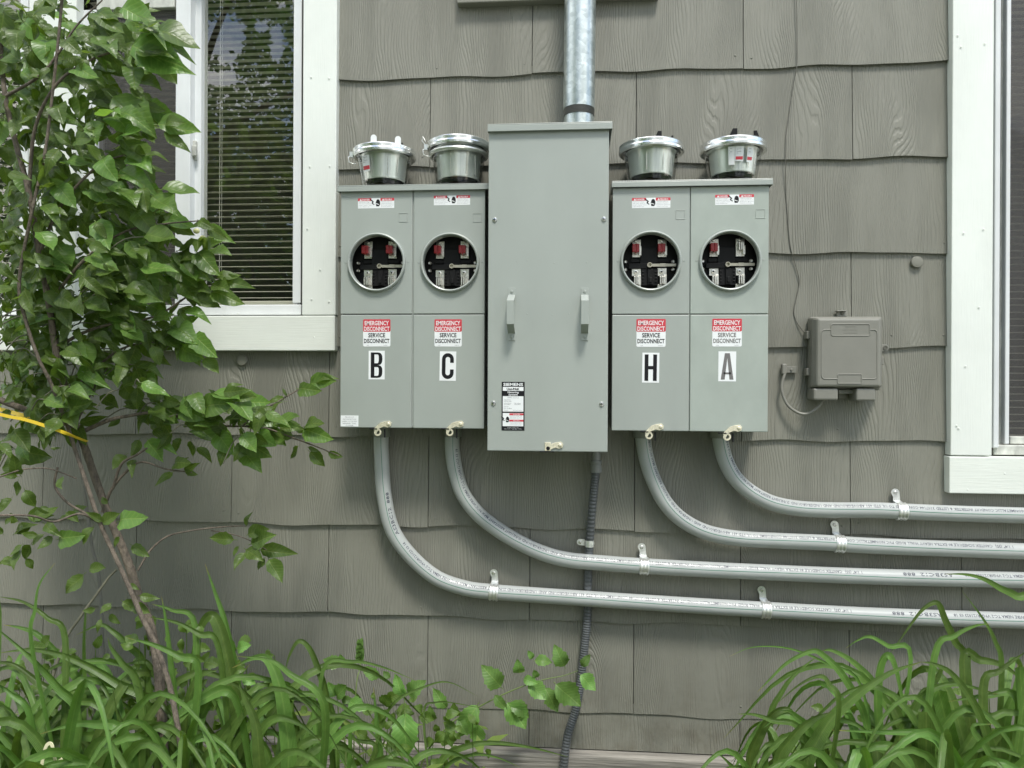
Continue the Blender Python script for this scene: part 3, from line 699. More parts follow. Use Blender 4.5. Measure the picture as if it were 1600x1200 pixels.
DM = .150      # depth of the metering cabinets
def meter_cabinet(name, label, cap_px, cols, seam, tops, bots, letters, small):
    fc = DM
    xa = P(cols[0][0], 500, fc).x; xb = P(cols[-1][1], 500, fc).x
    cx_m = (cols[0][0]+cols[-1][1])/2
    zt = P(cx_m, tops, fc).z; zb = P(cx_m, bots, fc).z; zs = P(cx_m, seam, fc).z
    t = thing(name, ((xa+xb)/2, 0, zb), label, 'electrical cabinet')
    th = .002
    b = MB(); xi0, xi1 = xa+.004, xb-.004
    b.box(xi0, xi1, -.018, -.014, zb+.002, zt, 0)
    b.box(xi0, xi0+th, -fc+.003, -.018, zb+.002, zt); b.box(xi1-th, xi1, -fc+.003, -.018, zb+.002, zt)
    b.box(xi0+th, xi1-th, -fc+.003, -.018, zb+.002, zb+.002+th); b.box(xi0+th, xi1-th, -fc+.003, -.018, zt-th, zt)
    xm = (P(cols[0][1], 500, fc).x+P(cols[1][0], 500, fc).x)/2
    b.box(xm-.004, xm+.004, -fc+.006, -.019, zb+.005, zt-.003)
    b.build('body', CAB, t, bevel=.001)
    c0 = P(cap_px[0], cap_px[2], fc+.01); c1 = P(cap_px[1], cap_px[2], fc+.01); hz = P(cx_m, cap_px[3], fc+.01).z; tz = P(cx_m, cap_px[2], fc+.01).z
    b = MB(); b.box(c0.x, c1.x, -fc-.010, -.016, tz-.003, tz); b.box(c0.x, c1.x, -fc-.010, -fc-.008, hz, tz-.003)
    b.box(c0.x, c0.x+.002, -fc-.008, -.016, hz, tz-.003); b.box(c1.x-.002, c1.x, -fc-.008, -.016, hz, tz-.003)
    b.build('cap', CAB, t, bevel=.0012)
    for i, (p0, p1) in enumerate(cols):
        x0, x1 = P(p0, 500, fc).x, P(p1, 500, fc).x; scuff = (letters[i] == 'A'); M = CABD if scuff else CAB
        rc = small[i]['ring']; q = P(rc[0], rc[1], fc+.004); cx, cz = q.x, q.z; Ro = .0835
        b = MB(); plate_with_hole(b, x0, x1, zs+.0012, zt-.001, cx, cz, Ro-.006, fc, fc-.010)
        up = b.build('upper_cover', M, t, bevel=.0015)
        b = MB(); prof = [(Ro, -.001), (Ro, .006), (Ro-.0012, .0095), (Ro-.0040, .0115), (Ro-.0066, .0100), (Ro-.0078, .0060), (Ro-.0078, -.014)]
        b.lathe((cx, -fc, cz), (0, -1, 0), prof, 72); b.build('socket_ring', CAB, up)
        for sx in (-1, 1):
            screw_x = cx+sx*(Ro+.006)
            b = MB(); b.lathe((screw_x, -fc-.0002, cz+.002), (0, -1, 0), [(.0034, 0), (.0028, .0006), (.0001, .0004)], 12); b.build('dimple', CAB, up)
        k = small[i]['sq']; qa, qb = P(k[0], k[1], fc), P(k[2], k[3], fc)
        b = MB(); w_ = .0011
        for a0, a1, c0_, c1_ in ((qa.x, qb.x, qa.z-w_, qa.z), (qa.x, qb.x, qb.z, qb.z+w_), (qa.x, qa.x+w_, qb.z+w_, qa.z-w_), (qb.x-w_, qb.x, qb.z+w_, qa.z-w_)):
            b.box(a0, a1, -fc-.0010, -fc+.0005, c0_, c1_)
        b.build('knockout', M, up, bevel=.0003)
        k = small[i]['dl']; qa, qb = P(k[0], k[1], fc), P(k[2], k[3], fc); danger_label(up, qa.x, qb.x, qb.z, qa.z, fc)
        b = MB(); b.box(x0, x1, -fc, -fc+.010, zb, zs-.0012); lo = b.build('lower_cover', M, t, bevel=.002)
        k = small[i]['el']; qa, qb = P(k[0], k[1], fc), P(k[2], k[3], fc); emergency_label(lo, (qa.x+qb.x)/2, qb.z, qa.z, qb.x-qa.x, fc, scuff)
        k = small[i]['lp']; qa, qb = P(k[0], k[1], fc), P(k[2], k[3], fc)
        letter_plate(lo, letters[i], (qa.x+qb.x)/2, (qa.z+qb.z)/2, qb.x-qa.x, qa.z-qb.z, fc, GREYINK if scuff else INK, small[i].get('rot', 0))
        k = small[i]['hasp']; q = P(k[0], k[1], fc); hasp(lo, q.x, q.z, fc)
        socket_block(t, cx, cz, fc, bare_right=scuff)
        if 'info' in small[i]:
            k = small[i]['info']; qa, qb = P(k[0], k[1], fc), P(k[2], k[3], fc); b = MB()
            b.box(qa.x, qb.x, -fc-.0004, -fc, qb.z, qa.z); H = qa.z-qb.z; W = qb.x-qa.x
            for j, ln in enumerate(('PRODUCT', 'INFORMATION', 'LABEL LOCATED', 'BEHIND THIS', 'COVER')):
                put_text(b, ln, (qa.x+qb.x)/2, qa.z-H*(.2+.19*j), H*.10, fc+.0007, 1, width=W*(.5, .75, .85, .75, .45)[j], res=1)
            b.build('information_label', [STICK, GREYTXT], lo)
    return t

meter_cabinet('meter_cabinet', 'left grey-green double meter cabinet lettered B and C, beside the left window', (527, 764, 288, 297.5),
    [(532, 643.5), (646, 757)], 491, 297, 669, 'BC',
    [dict(ring=(588.3, 410), sq=(623.5, 333, 637, 347), dl=(559.5, 310, 616, 325), el=(567.5, 499, 610, 541.5), lp=(576, 548, 601, 593), hasp=(597, 664), info=(532.5, 649, 560, 666.5)),
     dict(ring=(703, 410), sq=(739, 333.5, 752.5, 347), dl=(678, 306, 734.5, 320), el=(679, 499, 721.5, 541.5), lp=(687, 549, 712.5, 595), rot=.8, hasp=(709.5, 664))])
meter_cabinet('meter_cabinet', 'right grey-green double meter cabinet lettered H and A, right of the tall cabinet', (956, 1208, 280.5, 290.5),
    [(956.5, 1077), (1078.5, 1200.5)], 491, 291, 674, 'HA',
    [dict(ring=(1017, 408), sq=(1056, 328.5, 1070.5, 342.5), dl=(987.5, 309.5, 1047.5, 324.5), el=(994.5, 498.5, 1040, 542), lp=(1003.5, 551, 1030, 598), rot=.6, hasp=(1021, 668.5)),
     dict(ring=(1141, 407), sq=(1180.5, 327, 1195.5, 341), dl=(1117.5, 304.5, 1178, 319.5), el=(1113, 498, 1159, 541.5), lp=(1122.5, 549, 1150, 596), rot=.3, hasp=(1143, 670.5))])

# tall service cabinet
D2 = .205
xa, xb = P(762.5, 450, D2).x, P(950.5, 450, D2).x; zt = P(857, 201, D2).z; zb = P(857, 705.5, D2).z
SV = thing('service_cabinet', ((xa+xb)/2, 0, zb), 'tall grey-green electrical cabinet with two pull handles between the meter cabinets', 'electrical cabinet')
b = MB(); b.box(xa+.004, xb-.004, -D2+.0125, -.016, zb+.002, zt-.002); b.build('body', CAB, SV, bevel=.002)
b = MB(); b.box(xa, xb, -D2, -D2+.012, zb, zt-.001)
cover = b.build('front_cover', CAB, SV, bevel=.0022)
c0 = P(762, 194, D2+.01); c1 = P(957, 194, D2+.01); z0_ = P(857, 203.5, D2+.01).z
b = MB(); b.box(c0.x, c1.x, -D2-.011, -.016, c0.z-.003, c0.z); b.box(c0.x, c1.x, -D2-.011, -D2-.009, z0_, c0.z-.003)
b.box(c0.x, c0.x+.002, -D2-.009, -.016, z0_, c0.z-.003); b.box(c1.x-.002, c1.x, -D2-.009, -.016, z0_, c0.z-.003)
b.build('cap', CAB, SV, bevel=.0012)
for px, py in ((773, 343.5), (943.5, 342.5), (771, 630), (940, 631.5)):
    q = P(px, py, D2); screw(SV, q.x, q.z, D2, .0068)
for px, py in ((808, 408.5), (824, 407), (866, 411), (890, 407), (917, 410), (824, 490.5), (863, 492), (889, 490)):     # small paint dents
    q = P(px, py, D2); b = MB(); b.lathe((q.x, -D2-.0001, q.z), (0, -1, 0), [(.0022, 0), (.0012, .0005), (.0001, .0003)], 8); b.build('dimple', CAB, cover)
for px in (799.5, 913.5):
    x = P(px, 490, D2).x; w_ = .0098
    z = [P(px, yy, D2).z for yy in (450, 461, 472, 508.5, 521, 532)]
    D = D2; S3 = D2+.042
    prof = [(z[0], D), (z[1], D), (z[2]+.000, S3), (z[3], S3), (z[4], D), (z[5], D)]
    b = MB(); vs = []
    for (zz, dd) in prof: vs += [(x-w_, -dd-.0022, zz), (x+w_, -dd-.0022, zz), (x+w_, -dd, zz), (x-w_, -dd, zz)]
    fs = []
    for i in range(5):
        a_ = 4*i; c_ = a_+4
        fs += [(a_, c_, c_+1, a_+1), (a_+1, c_+1, c_+2, a_+2), (a_+2, c_+2, c_+3, a_+3), (a_+3, c_+3, c_, a_)]
    fs += [(0, 1, 2, 3), (23, 22, 21, 20)]
    b.add(vs, fs); h = b.build('handle', CAB, SV, bevel=.0008)
    for zz in ((z[0]+z[1])/2, (z[4]+z[5])/2):
        b = MB(); b.lathe((x, -D-.0024, zz), (0, -1, 0), [(.0042, 0), (.0036, .0018), (.0001, .0024)], 12); b.build('rivet', CAB, h)
q = P(864, 697, D2); hasp(SV, q.x, q.z, D2, main=True)
# name plate
qa, qb = P(784, 596.5, D2), P(819.5, 673, D2)
b = MB(); x0, x1, z1, z0 = qa.x, qb.x, qa.z, qb.z; W = x1-x0; H = z1-z0; xc = (x0+x1)/2; e = D2
b.box(x0, x1, -e-.0005, -e, z0, z1, 1); e += .0008
def rc(u0, u1, v0, v1, mi): b.add([(x0+W*u0, -e, z1-H*v1), (x0+W*u1, -e, z1-H*v1), (x0+W*u1, -e, z1-H*v0), (x0+W*u0, -e, z1-H*v0)], [(0, 1, 2, 3)], mi)
rc(.05, .95, .105, .185, 0); rc(.05, .95, .295, .61, 0); rc(.05, .95, .64, .91, 0)
e += .0002; rc(.34, .95, .645, .685, 2); rc(.34, .95, .775, .815, 2)
e2 = e+.0003
put_text(b, 'SIEMENS', xc, z1-H*.083, H*.058, e2, 0, width=W*.86, offset=.03, res=2)
put_text(b, 'Uni-PAK', xc, z1-H*.17, H*.045, e2, 1, width=W*.56, offset=.03, res=2)
put_text(b, 'Metering', xc, z1-H*.232, H*.036, e2, 0, width=W*.48, offset=.02, res=2)
put_text(b, 'System', xc, z1-H*.280, H*.036, e2, 0, width=W*.40, offset=.02, res=2)
put_text(b, 'WP2 Series', xc, z1-H*.335, H*.022, e2, 3, width=W*.5, res=1)
for v, u, s_, wd in ((.375, .10, 'Catalog Number', .3), (.405, .10, 'WP2412RJ', .32), (.445, .10, 'Current Rating', .32), (.47, .10, '225 A Max', .28), (.445, .55, 'Volts', .28), (.47, .55, '120/240V', .28), (.515, .10, 'Type 3R', .2), (.55, .10, '100 A Max', .35), (.59, .10, 'Enclosure', .2), (.59, .50, 'Listed meter center', .38)):
    put_text(b, s_, x0+W*u, z1-H*v, H*.016, e2, 3, width=W*wd, align='l', res=1, offset=.01)
put_text(b, 'DANGER', x0+W*.66, z1-H*.680, H*.025, e2, 0, width=W*.3, res=1); put_text(b, 'PELIGRO', x0+W*.66, z1-H*.810, H*.025, e2, 0, width=W*.3, res=1)
for i in range(3):
    put_text(b, ('Hazardous voltage. Will', 'cause death or severe', 'injury. Turn power off.')[i], x0+W*.36, z1-H*(.705+.024*i), H*.013, e2, 3, width=W*.52, align='l', res=1)
    put_text(b, ('Tension peligrosa. Puede', 'causar la muerte. Corte', 'la corriente antes.')[i], x0+W*.36, z1-H*(.840+.024*i), H*.013, e2, 3, width=W*.52, align='l', res=1)
hand_icon(b, x0+W*.17, z1-H*.775, H*.10, e2)
put_text(b, 'Siemens Industry, Inc.', xc, z1-H*.945, H*.014, e2, 0, width=W*.5, res=1); put_text(b, 'Norcross, Georgia, U.S.A.', xc, z1-H*.972, H*.014, e2, 0, width=W*.75, res=1)
b.build('name_plate', [STICK, INK, REDINK, GREYTXT], SV)

# ------------------------------------------------------------------ glass meter covers standing upside down on the cabinets
CT_L = P(645, 288, DM+.01).z; CT_R = P(1080, 280.5, DM+.01).z
def meter_cover(px, zb, top_px, label, rot, fins, tabs, sticker, low_ring=False, latch=False):
    cy = .098
    x = P(px, 262, cy).x
    t = thing('meter_cover', (x, -cy, zb), label, 'meter cover', 'glass meter covers standing on the cabinets')
    zt = P(px, top_px, cy+.085).z
    h = zt-zb-.020; r0, r1 = .063, .077; c = (x, -cy, zb+.0005)
    b = MB(); b.lathe(c, (0, 0, 1), [(.0001, .006), (.048, .0055), (.055, .0), (.060, .001), (r0, .005), (r0+.002, .014), (r1, h*.93), (r1+.003, h*.96), (r1+.008, h)], 56)
    b.build('glass_bowl', GLASSB, t)
    b = MB(); b.lathe(c, (0, 0, 1), [(.0001, .026), (.052, .026), (.0565, .022), (.0585, .024), (.066, h*.95), (.070, h)], 56)
    for a in (250, 292, 318):
        ax = R(a+rot); b.box(x+.064*math.cos(ax)-.0008, x+.064*math.cos(ax)+.0008, -cy+.064*math.sin(ax)-.0008, -cy+.064*math.sin(ax)+.0008, zb+.03, zb+h*.9, 1)
    b.build('inner_can', [CANM, TIN], t)
    b = MB(); b.lathe(c, (0, 0, 1), [(.0001, .012), (.050, .012), (.054, .022)], 40); b.build('dark_base', BLACKP, t)
    Rr = .0905
    prof = [(r1+.004, h-.003), (Rr-.004, h-.005), (Rr, h-.002), (Rr+.0005, h+.004), (Rr-.0005, h+.008), (Rr, h+.016), (Rr-.002, h+.019), (Rr-.006, h+.020), (Rr-.010, h+.019)]
    b = MB(); b.lathe(c, (0, 0, 1), prof, 72); b.build('rim', RINGM, t)
    if low_ring:
        b = MB(); b.lathe(c, (0, 0, 1), [(r1+.001, h-.022), (.084, h-.020), (.086, h-.016), (.084, h-.011), (r1, h-.010)], 56); b.build('lower_rim', STEEL, t)
    b = MB(); b.lathe(c, (0, 0, 1), [(Rr-.010, h+.0185), (.05, h+.0165), (.0001, h+.0165)], 48); b.build('base_plate', BLACKP, t)
    for (dx, dy, hh, wd, flip) in fins:
        X, Y, Z = x+dx, -cy+dy, zb+h+.016
        pol = [(-wd/2, 0), (wd/2, 0), (wd/2*(1 if flip > 0 else -.2), hh), (wd/2*(.2 if flip > 0 else -1), hh)]
        b = MB(); n = 4; vs = [(X+a, Y-.004, Z+c_) for a, c_ in pol]+[(X+a, Y+.004, Z+c_) for a, c_ in pol]
        b.add(vs, [(0, 1, 2, 3), (7, 6, 5, 4), (0, 4, 5, 1), (1, 5, 6, 2), (2, 6, 7, 3), (3, 7, 4, 0)]); b.build('support_fin', BLACKP, t, bevel=.001)
    for (dx, dy, hh) in tabs:
        X, Y, Z = x+dx, -cy+dy, zb+h+.004; b = MB(); w_ = .0085
        pol = [(w_, 0), (w_, hh-.006)]+[(w_*math.cos(R(a)), hh-.006+w_*math.sin(R(a))) for a in range(20, 180, 20)]+[(-w_, hh-.006), (-w_, 0)]
        n = len(pol); vs = [(X+a, Y-.001, Z+c_) for a, c_ in pol]+[(X+a, Y+.001, Z+c_) for a, c_ in pol]
        b.add(vs, [tuple(range(n))[::-1], tuple(range(n, 2*n))]+[(i, (i+1) % n, n+(i+1) % n, n+i) for i in range(n)]); b.build('white_tab', STICK, t)
    def curved(a0, a1, h0, h1, mi_list, name, mats, txt=None, red=None):
        b = MB(); n = 12; rad = lambda hh: r0+.002+(r1-r0-.002)*(hh-.014)/(h*.93-.014)+.0006
        def pt(a, hh, e=0): rr = rad(hh)+e; return (x+rr*math.cos(R(a)), -cy+rr*math.sin(R(a)), zb+hh)
        def band(a0, a1, h0, h1, mi, e):
            vs = []
            for k in range(n+1): a = a0+(a1-a0)*k/n; vs += [pt(a, h0, e), pt(a, h1, e)]
            b.add(vs, [(2*k, 2*k+2, 2*k+3, 2*k+1) for k in range(n)], mi, True)
        band(a0, a1, h0, h1, 0, 0)
        if red: band(a0+1, a1-1, *red, 1, .0004)
        for i in range(4):
            hh = h1-.005-.0042*i
            if hh > (red[1] if red else h0)+.002: band(a0+3, a1-5-(i % 2)*6, hh-.0009, hh, 2, .0004)
        b.build(name, mats, t)
    for (a0, a1, h0, h1, red, tl) in sticker:
        curved(a0, a1, h*h0, h*h1, None, 'sticker', [STICK if tl else CANM, REDINK, GREYTXT], red=(h*red[0], h*red[1]) if red else None)
    if latch:
        b = MB(); X = x-Rr*.93; Y = -cy-.03; Z = zb+h+.006
        b.box(X-.010, X, Y-.004, Y+.004, Z-.012, Z+.004); b.tube([(X-.004, Y, Z-.006), (X-.013, Y-.004, Z-.012), (X-.011, Y-.004, Z-.026), (X-.001, Y-.003, Z-.030), (X+.008, Y, Z-.03)], .0016, 6)
        if latch == 2: b.tube([(X-.006, Y, Z+.002), (X-.016, Y-.004, Z+.014), (X-.014, Y-.004, Z+.026), (X-.006, Y, Z+.012)], .0014, 6)
        b.build('latch', STEEL, t)
    return t
G4 = 'x'
meter_cover(601, CT_L, 221, 'glass meter cover with two white tabs on its rim, above letter B', 0,
            [(-.024, -.04, .034, .014, -1), (.055, -.03, .017, .010, 1)], [(-.010, -.083, .034), (.055, -.066, .034)], [(228, 250, .42, .88, (.47, .58), True)], latch=1)
meter_cover(716.5, CT_L, 209, 'glass meter cover with a double rim, tucked against the tall cabinet above letter C', 8,
            [(.012, -.03, .014, .012, -1)], [], [], low_ring=True, latch=2)
meter_cover(1017.5, CT_R, 213, 'glass meter cover with two black fins and no sticker, above letter H', 3,
            [(.012, -.03, .036, .026, 1), (.052, -.02, .026, .012, 1)], [], [])
meter_cover(1145, CT_R, 211, 'glass meter cover with red and white stickers on its bowl, rightmost above letter A', 5,
            [(-.010, -.03, .040, .030, 1), (.062, -.02, .036, .020, -1)], [], [(249, 262, .40, .92, None, True), (263, 280, .50, .92, (.54, .63), True), (288, 302, .48, .92, (.54, .63), True)])

# ------------------------------------------------------------------ conduits
b = MB()
rz0 = P(906, 193, .10).z; xr0 = P(904.4, 193, .10).x; xr1 = P(906.6, 0, .10).x
RP = .0445; zt1 = P(905, 183, .10).z; zt2 = P(905, 171, .10).z
RI = thing('riser_conduit', (xr0, -.10, rz0), 'thick galvanised steel conduit rising from the top of the tall cabinet', 'conduit')
N_ = 40; pts = []; 
b.tube([(xr0, -.10, zt2-.001), (xr0+(xr1-xr0)*.5, -.10, (zt2+P(906, 0, .1).z)/2), (xr1, -.10, P(906, 0, .1).z), (xr1+.004, -.10, P(906, 0, .1).z+.4)], RP, 48); b.build('pipe', GALV, RI)
b = MB(); pr = []; nth = 6
for i in range(nth*4+1):
    hh = zt1-rz0+(zt2-zt1)*i/(nth*4); pr.append((RP-.002+.0016*math.cos(i*PI/2*1.0), hh))
b.lathe((xr0, -.10, rz0), (0, 0, 1), pr, 48); b.build('threads', mat('dark_threads', (.28, .28, .27), .45, .9), RI)
b = MB(); b.lathe((xr0, -.10, rz0-.012), (0, 0, 1), [(RP-.002, 0), (RP-.002, zt1-rz0+.012), (RP-.004, zt1-rz0+.013)], 48); b.build('nipple', GALV, RI)

DP = .048; RC = .0222
pipes = {
 'B': [(596, 655), (595.5, 690), (596.3, 715), (599.8, 770), (612, 825), (640, 867), (681, 902), (725, 918.5), (766, 924.3), (835, 929.7), (1000, 940.8), (1174, 951.5), (1368, 962), (1600, 970), (1800, 976)],
 'C': [(707, 655), (706.5, 690), (708.2, 716), (713.5, 743), (724, 773), (747, 803), (780, 829), (815.8, 850), (851.5, 865.5), (890, 875), (945, 880), (1000, 884), (1135, 891.4), (1367, 901), (1600, 906.5), (1800, 911)],
 'H': [(1003, 655), (1005, 687), (1010.4, 718), (1021, 750), (1040, 786), (1067, 813), (1105, 832), (1154.5, 841.4), (1220, 845), (1290, 848), (1367, 853), (1600, 861.5), (1800, 868)],
 'A': [(1123, 655), (1125.5, 687), (1133, 718), (1148, 746), (1173, 769), (1205, 785.5), (1243, 793.8), (1290, 796.8), (1367, 797.2), (1406, 798.8), (1484, 802), (1600, 805.5), (1800, 811)]}
plab = {'B': 'grey plastic conduit curving out from under letter B, lowest of the four', 'C': 'grey plastic conduit curving out from under letter C, second from the bottom',
        'H': 'grey plastic conduit curving out from under letter H, second from top', 'A': 'grey plastic conduit with the shortest bend, leaving under letter A, topmost of the four'}
TXT = '1 1/4" (35)  CANTEX SCHEDULE 80 EXTRA HEAVY WALL RIGID PVC NONMETALLIC CONDUIT INTERTEK & LISTED 3107144 CONFORMS TO UL STD 651 ABOVEGROUND AND UNDERGROUND SUNLIGHT RESISTANT MAX 90°C WIRE NEMA TC-2 V9G0R121023 03 18'
TXT2 = 'AS3BC12  888'
start_px = {'B': 1332, 'C': 1335, 'H': 1586, 'A': 1990}
class Path:
    def __init__(s, pts):
        s.p = pts; s.l = [0]
        for i in range(1, len(pts)): s.l.append(s.l[-1]+(pts[i]-pts[i-1]).length)
    def at(s, d):
        import bisect
        i = max(1, min(len(s.p)-1, bisect.bisect(s.l, d))); t = (d-s.l[i-1])/max(1e-9, s.l[i]-s.l[i-1])
        i0 = max(0, i-2); i1 = min(len(s.p)-1, i+1)
        return s.p[i-1].lerp(s.p[i], t), ((s.p[i]-s.p[i-1]).normalized()*.5+(s.p[i1]-s.p[i0]).normalized()*.5).normalized()
paths = {}
def on_pipe(pa, s, ang, rad):
    c, t = pa.at(s); f = Vector((0, -1, 0)); n = f.cross(t)*-1     # n: towards the inside of the bend
    if n.z < 0 and abs(t.x) > .5: n = -n
    if abs(t.x) <= .5 and n.x < 0: n = -n
    return c + f*(rad*math.cos(ang)) + n*(rad*math.sin(ang))
for key, pp in pipes.items():
    pts = spline([P(x, y, DP) for x, y in pp], 10)
    pts = pts[::-1]                                  # from the right end towards the cabinet
    pa = Path(pts); paths[key] = pa
    root = pts[-1]
    t = thing('plastic_conduit', tuple(root), plab[key], 'conduit', 'grey plastic conduits running to the right')
    b = MB(); b.tube(pts, RC, 28); b.build('pipe', PVC, t)
    topz = P(pp[0][0], 690 if key in 'BC' else 692, DP).z
    b = MB(); b.lathe((root.x+.001, -DP, topz+.014), (0, 0, 1), [(RC+.001, 0), (RC+.0035, .001), (RC+.0035, .03), (RC+.001, .032)], 28); b.build('hub', HUBM, t)
    # printed line of text: upside down, starting near the right
    import bisect
    s0 = min(range(len(pts)), key=lambda i: abs(pts[i].x-P(start_px[key], 900, DP).x)); s0 = pa.l[s0]
    smax = pa.l[-1]-.035
    b = MB()
    def lay(txt, s, h, sx, off=0.0, mi=0):
        vs, fs, tw = text_mesh(txt, off, 1)
        ok = [s+x*sx < smax and s+x*sx > 0.0 for x, y in vs]
        if s+tw*sx < 0 or s > smax: return s+tw*sx
        out_ = []
        for x, y in vs:
            ss = min(max(s+x*sx, 0), smax+.01); ang = R(52)-(y-.0)*h/RC
            out_.append(on_pipe(pa, ss, ang, RC+.0004))
        fk = [f for f in fs if all(ok[i] for i in f)]
        b.add(out_, fk, mi); return s+tw*sx
    TW = 1.33/text_mesh(TXT, .012, 1)[2]; T2 = .135/text_mesh(TXT2, .012, 1)[2]
    for a_ in ((TXT, s0, .0084, TW, .012), (TXT2, s0+1.36, .0100, T2, .012))+(((TXT, s0-.09-.155-.03-1.33, .0084, TW, .012), (TXT2, s0-.09-.155, .0100, T2, .012)) if key in 'BC' else ()):
        b = MB(); lay(*a_)
        if b.f: b.build('printed_text', PIPEINK, t)
    for seg in ((0, smax),):
        b = MB(); vs = []; n = 160
        for i in range(n+1):
            s = smax*i/n; wv = R(13)+.05*math.sin(s*9)
            vs += [on_pipe(pa, s, wv-.032, RC+.0003), on_pipe(pa, s, wv+.032, RC+.0003)]
        b.add(vs, [(2*i, 2*i+2, 2*i+3, 2*i+1) for i in range(n)], 0, True); b.build('green_stripe', GREENINK, t)

def strap(px, key, label):
    pa = paths[key]; X = P(px, 900, DP).x
    i = min(range(len(pa.p)), key=lambda i: abs(pa.p[i].x-X) if pa.p[i].z < 1.1 else 9); s = pa.l[i]+(pa.p[i].x-X)
    c, tt = pa.at(s); t = thing('pipe_strap', tuple(c), label, 'pipe strap', 'plated one-hole straps holding the plastic conduits')
    f = Vector((0, -1, 0)); n = Vector((0, 0, 1)); ax = Vector((-tt.x, -tt.y, -tt.z)) if tt.x < 0 else tt
    n = (n-ax*n.dot(ax)).normalized()
    b = MB(); W = .0135; K = 9; prof = [(-1, .0012), (-.82, .0034), (-.62, .0034), (-.45, .0015), (-.15, .0015), (0, .0038), (.15, .0015), (.45, .0015), (.62, .0034), (.82, .0034), (1, .0012)]
    M_ = 26; vs = []
    for k in range(M_+1):
        a = R(-98+ (98+92)*k/M_)
        for u, e in prof: vs.append(c+ax*(u*W)+(f*math.cos(a)+n*math.sin(a))*(RC+e))
    m = len(prof); b.add(vs, [(k*m+j, k*m+j+1, (k+1)*m+j+1, (k+1)*m+j) for k in range(M_) for j in range(m-1)], 0, True)
    b.build('band', STEEL, t)
    # flat ear against the wall with round end
    zz = c.z+RC; b = MB(); lean = -.004
    pol = [(c.x-W*.75, zz-.004), (c.x+W*.75, zz-.004), (c.x+W*.62, zz+.014)]+[(c.x+lean+.0115*math.cos(R(a)), zz+.026+.0115*math.sin(R(a))) for a in range(0, 181, 20)]+[(c.x-W*.72, zz+.014)]
    b.prism(pol, .019, .0215)
    b.add([(c.x-W*.75, -.0215, zz+.004), (c.x+W*.75, -.0215, zz+.004), (c.x+W*.8, -DP+.002, zz-.0005), (c.x-W*.8, -DP+.002, zz-.0005)], [(0, 3, 2, 1)])
    b.build('ear', STEEL, t)
    b = MB(); b.lathe((c.x+lean, -.0215, zz+.026), (0, -1, 0), [(.0058, 0), (.0055, .0015), (.0045, .0040), (.0022, .0042), (.0020, .0030), (.0001, .0030)], 16); b.build('screw', SCREWM, t)
strap(1407, 'A', 'shiny strap on the topmost plastic conduit, below the right window corner')
strap(1311, 'H', 'shiny strap on the second plastic conduit from the top, under letter H conduit bend')
strap(1006, 'C', 'shiny strap on the second plastic conduit from the bottom')
strap(772, 'B', 'shiny strap at the end of the bend of the lowest plastic conduit')
strap(1196, 'B', 'shiny strap on the straight right-hand run of the lowest plastic conduit')

# flexible conduit
fp = [P(x, y, d) for x, y, d in ((931, 736, .045), (926.5, 780, .040), (922, 840, .030), (919, 900, .026), (918, 960, .026), (914.5, 1000, .028), (910.5, 1037, .03), (906, 1075, .034), (898.7, 1112, .046), (887, 1150, .062), (881, 1199, .066), (878, 1255, .07), (876, 1330, .08))]
fp = spline(fp, 40)
FX = thing('flexible_conduit', tuple(fp[-1]), 'dark ribbed flexible conduit running down the wall from the tall cabinet', 'conduit')
b = MB(); b.tube(fp, [.0119+.0010*math.cos(i*PI/2) for i in range(len(fp))], 16); b.build('ribbed_hose', FLEX, FX)
q = P(931, 736, .045); b = MB()
b.lathe((q.x, -.045, q.z-.004), (0, 0, 1), [(.0125, 0), (.0165, .001), (.0165, .020), (.0150, .0215), (.0150, .026), (.0172, .027), (.0172, .034), (.013, .036), (.0125, .052), (.012, .09)], 24)
b.build('connector', FLEXC, FX)
c = P(921, 849, .03); FS = thing('pipe_strap', (c.x, -.03, c.z), 'small flat strap holding the dark flexible conduit, its ear pointing left', 'pipe strap')
b = MB(); vs = []; M_ = 18
for k in range(M_+1):
    a = R(-95+190*k/M_)
    for u in (-1, -.5, -.2, .2, .5, 1): vs.append((c.x+(.0135+(.0012 if abs(u) in (.2, ) else 0))*math.sin(a), -.030-(.0135)*math.cos(a), c.z+u*.0095))
b.add(vs, [(k*6+j, k*6+j+1, (k+1)*6+j+1, (k+1)*6+j) for k in range(M_) for j in range(5)], 0, True); b.build('band', STEEL, FS)
b = MB(); b.prism([(c.x-.013, c.z-.009), (c.x-.013, c.z+.009)]+[(c.x-.028+.009*math.cos(R(a)), c.z+.001+.009*math.sin(R(a))) for a in range(90, 271, 20)], .0175, .0195); b.build('ear', STEEL, FS)
b = MB(); b.lathe((c.x-.027, -.0195, c.z+.001), (0, -1, 0), [(.005, 0), (.0045, .003), (.0001, .0036)], 14); b.build('screw', SCREWM, FS)

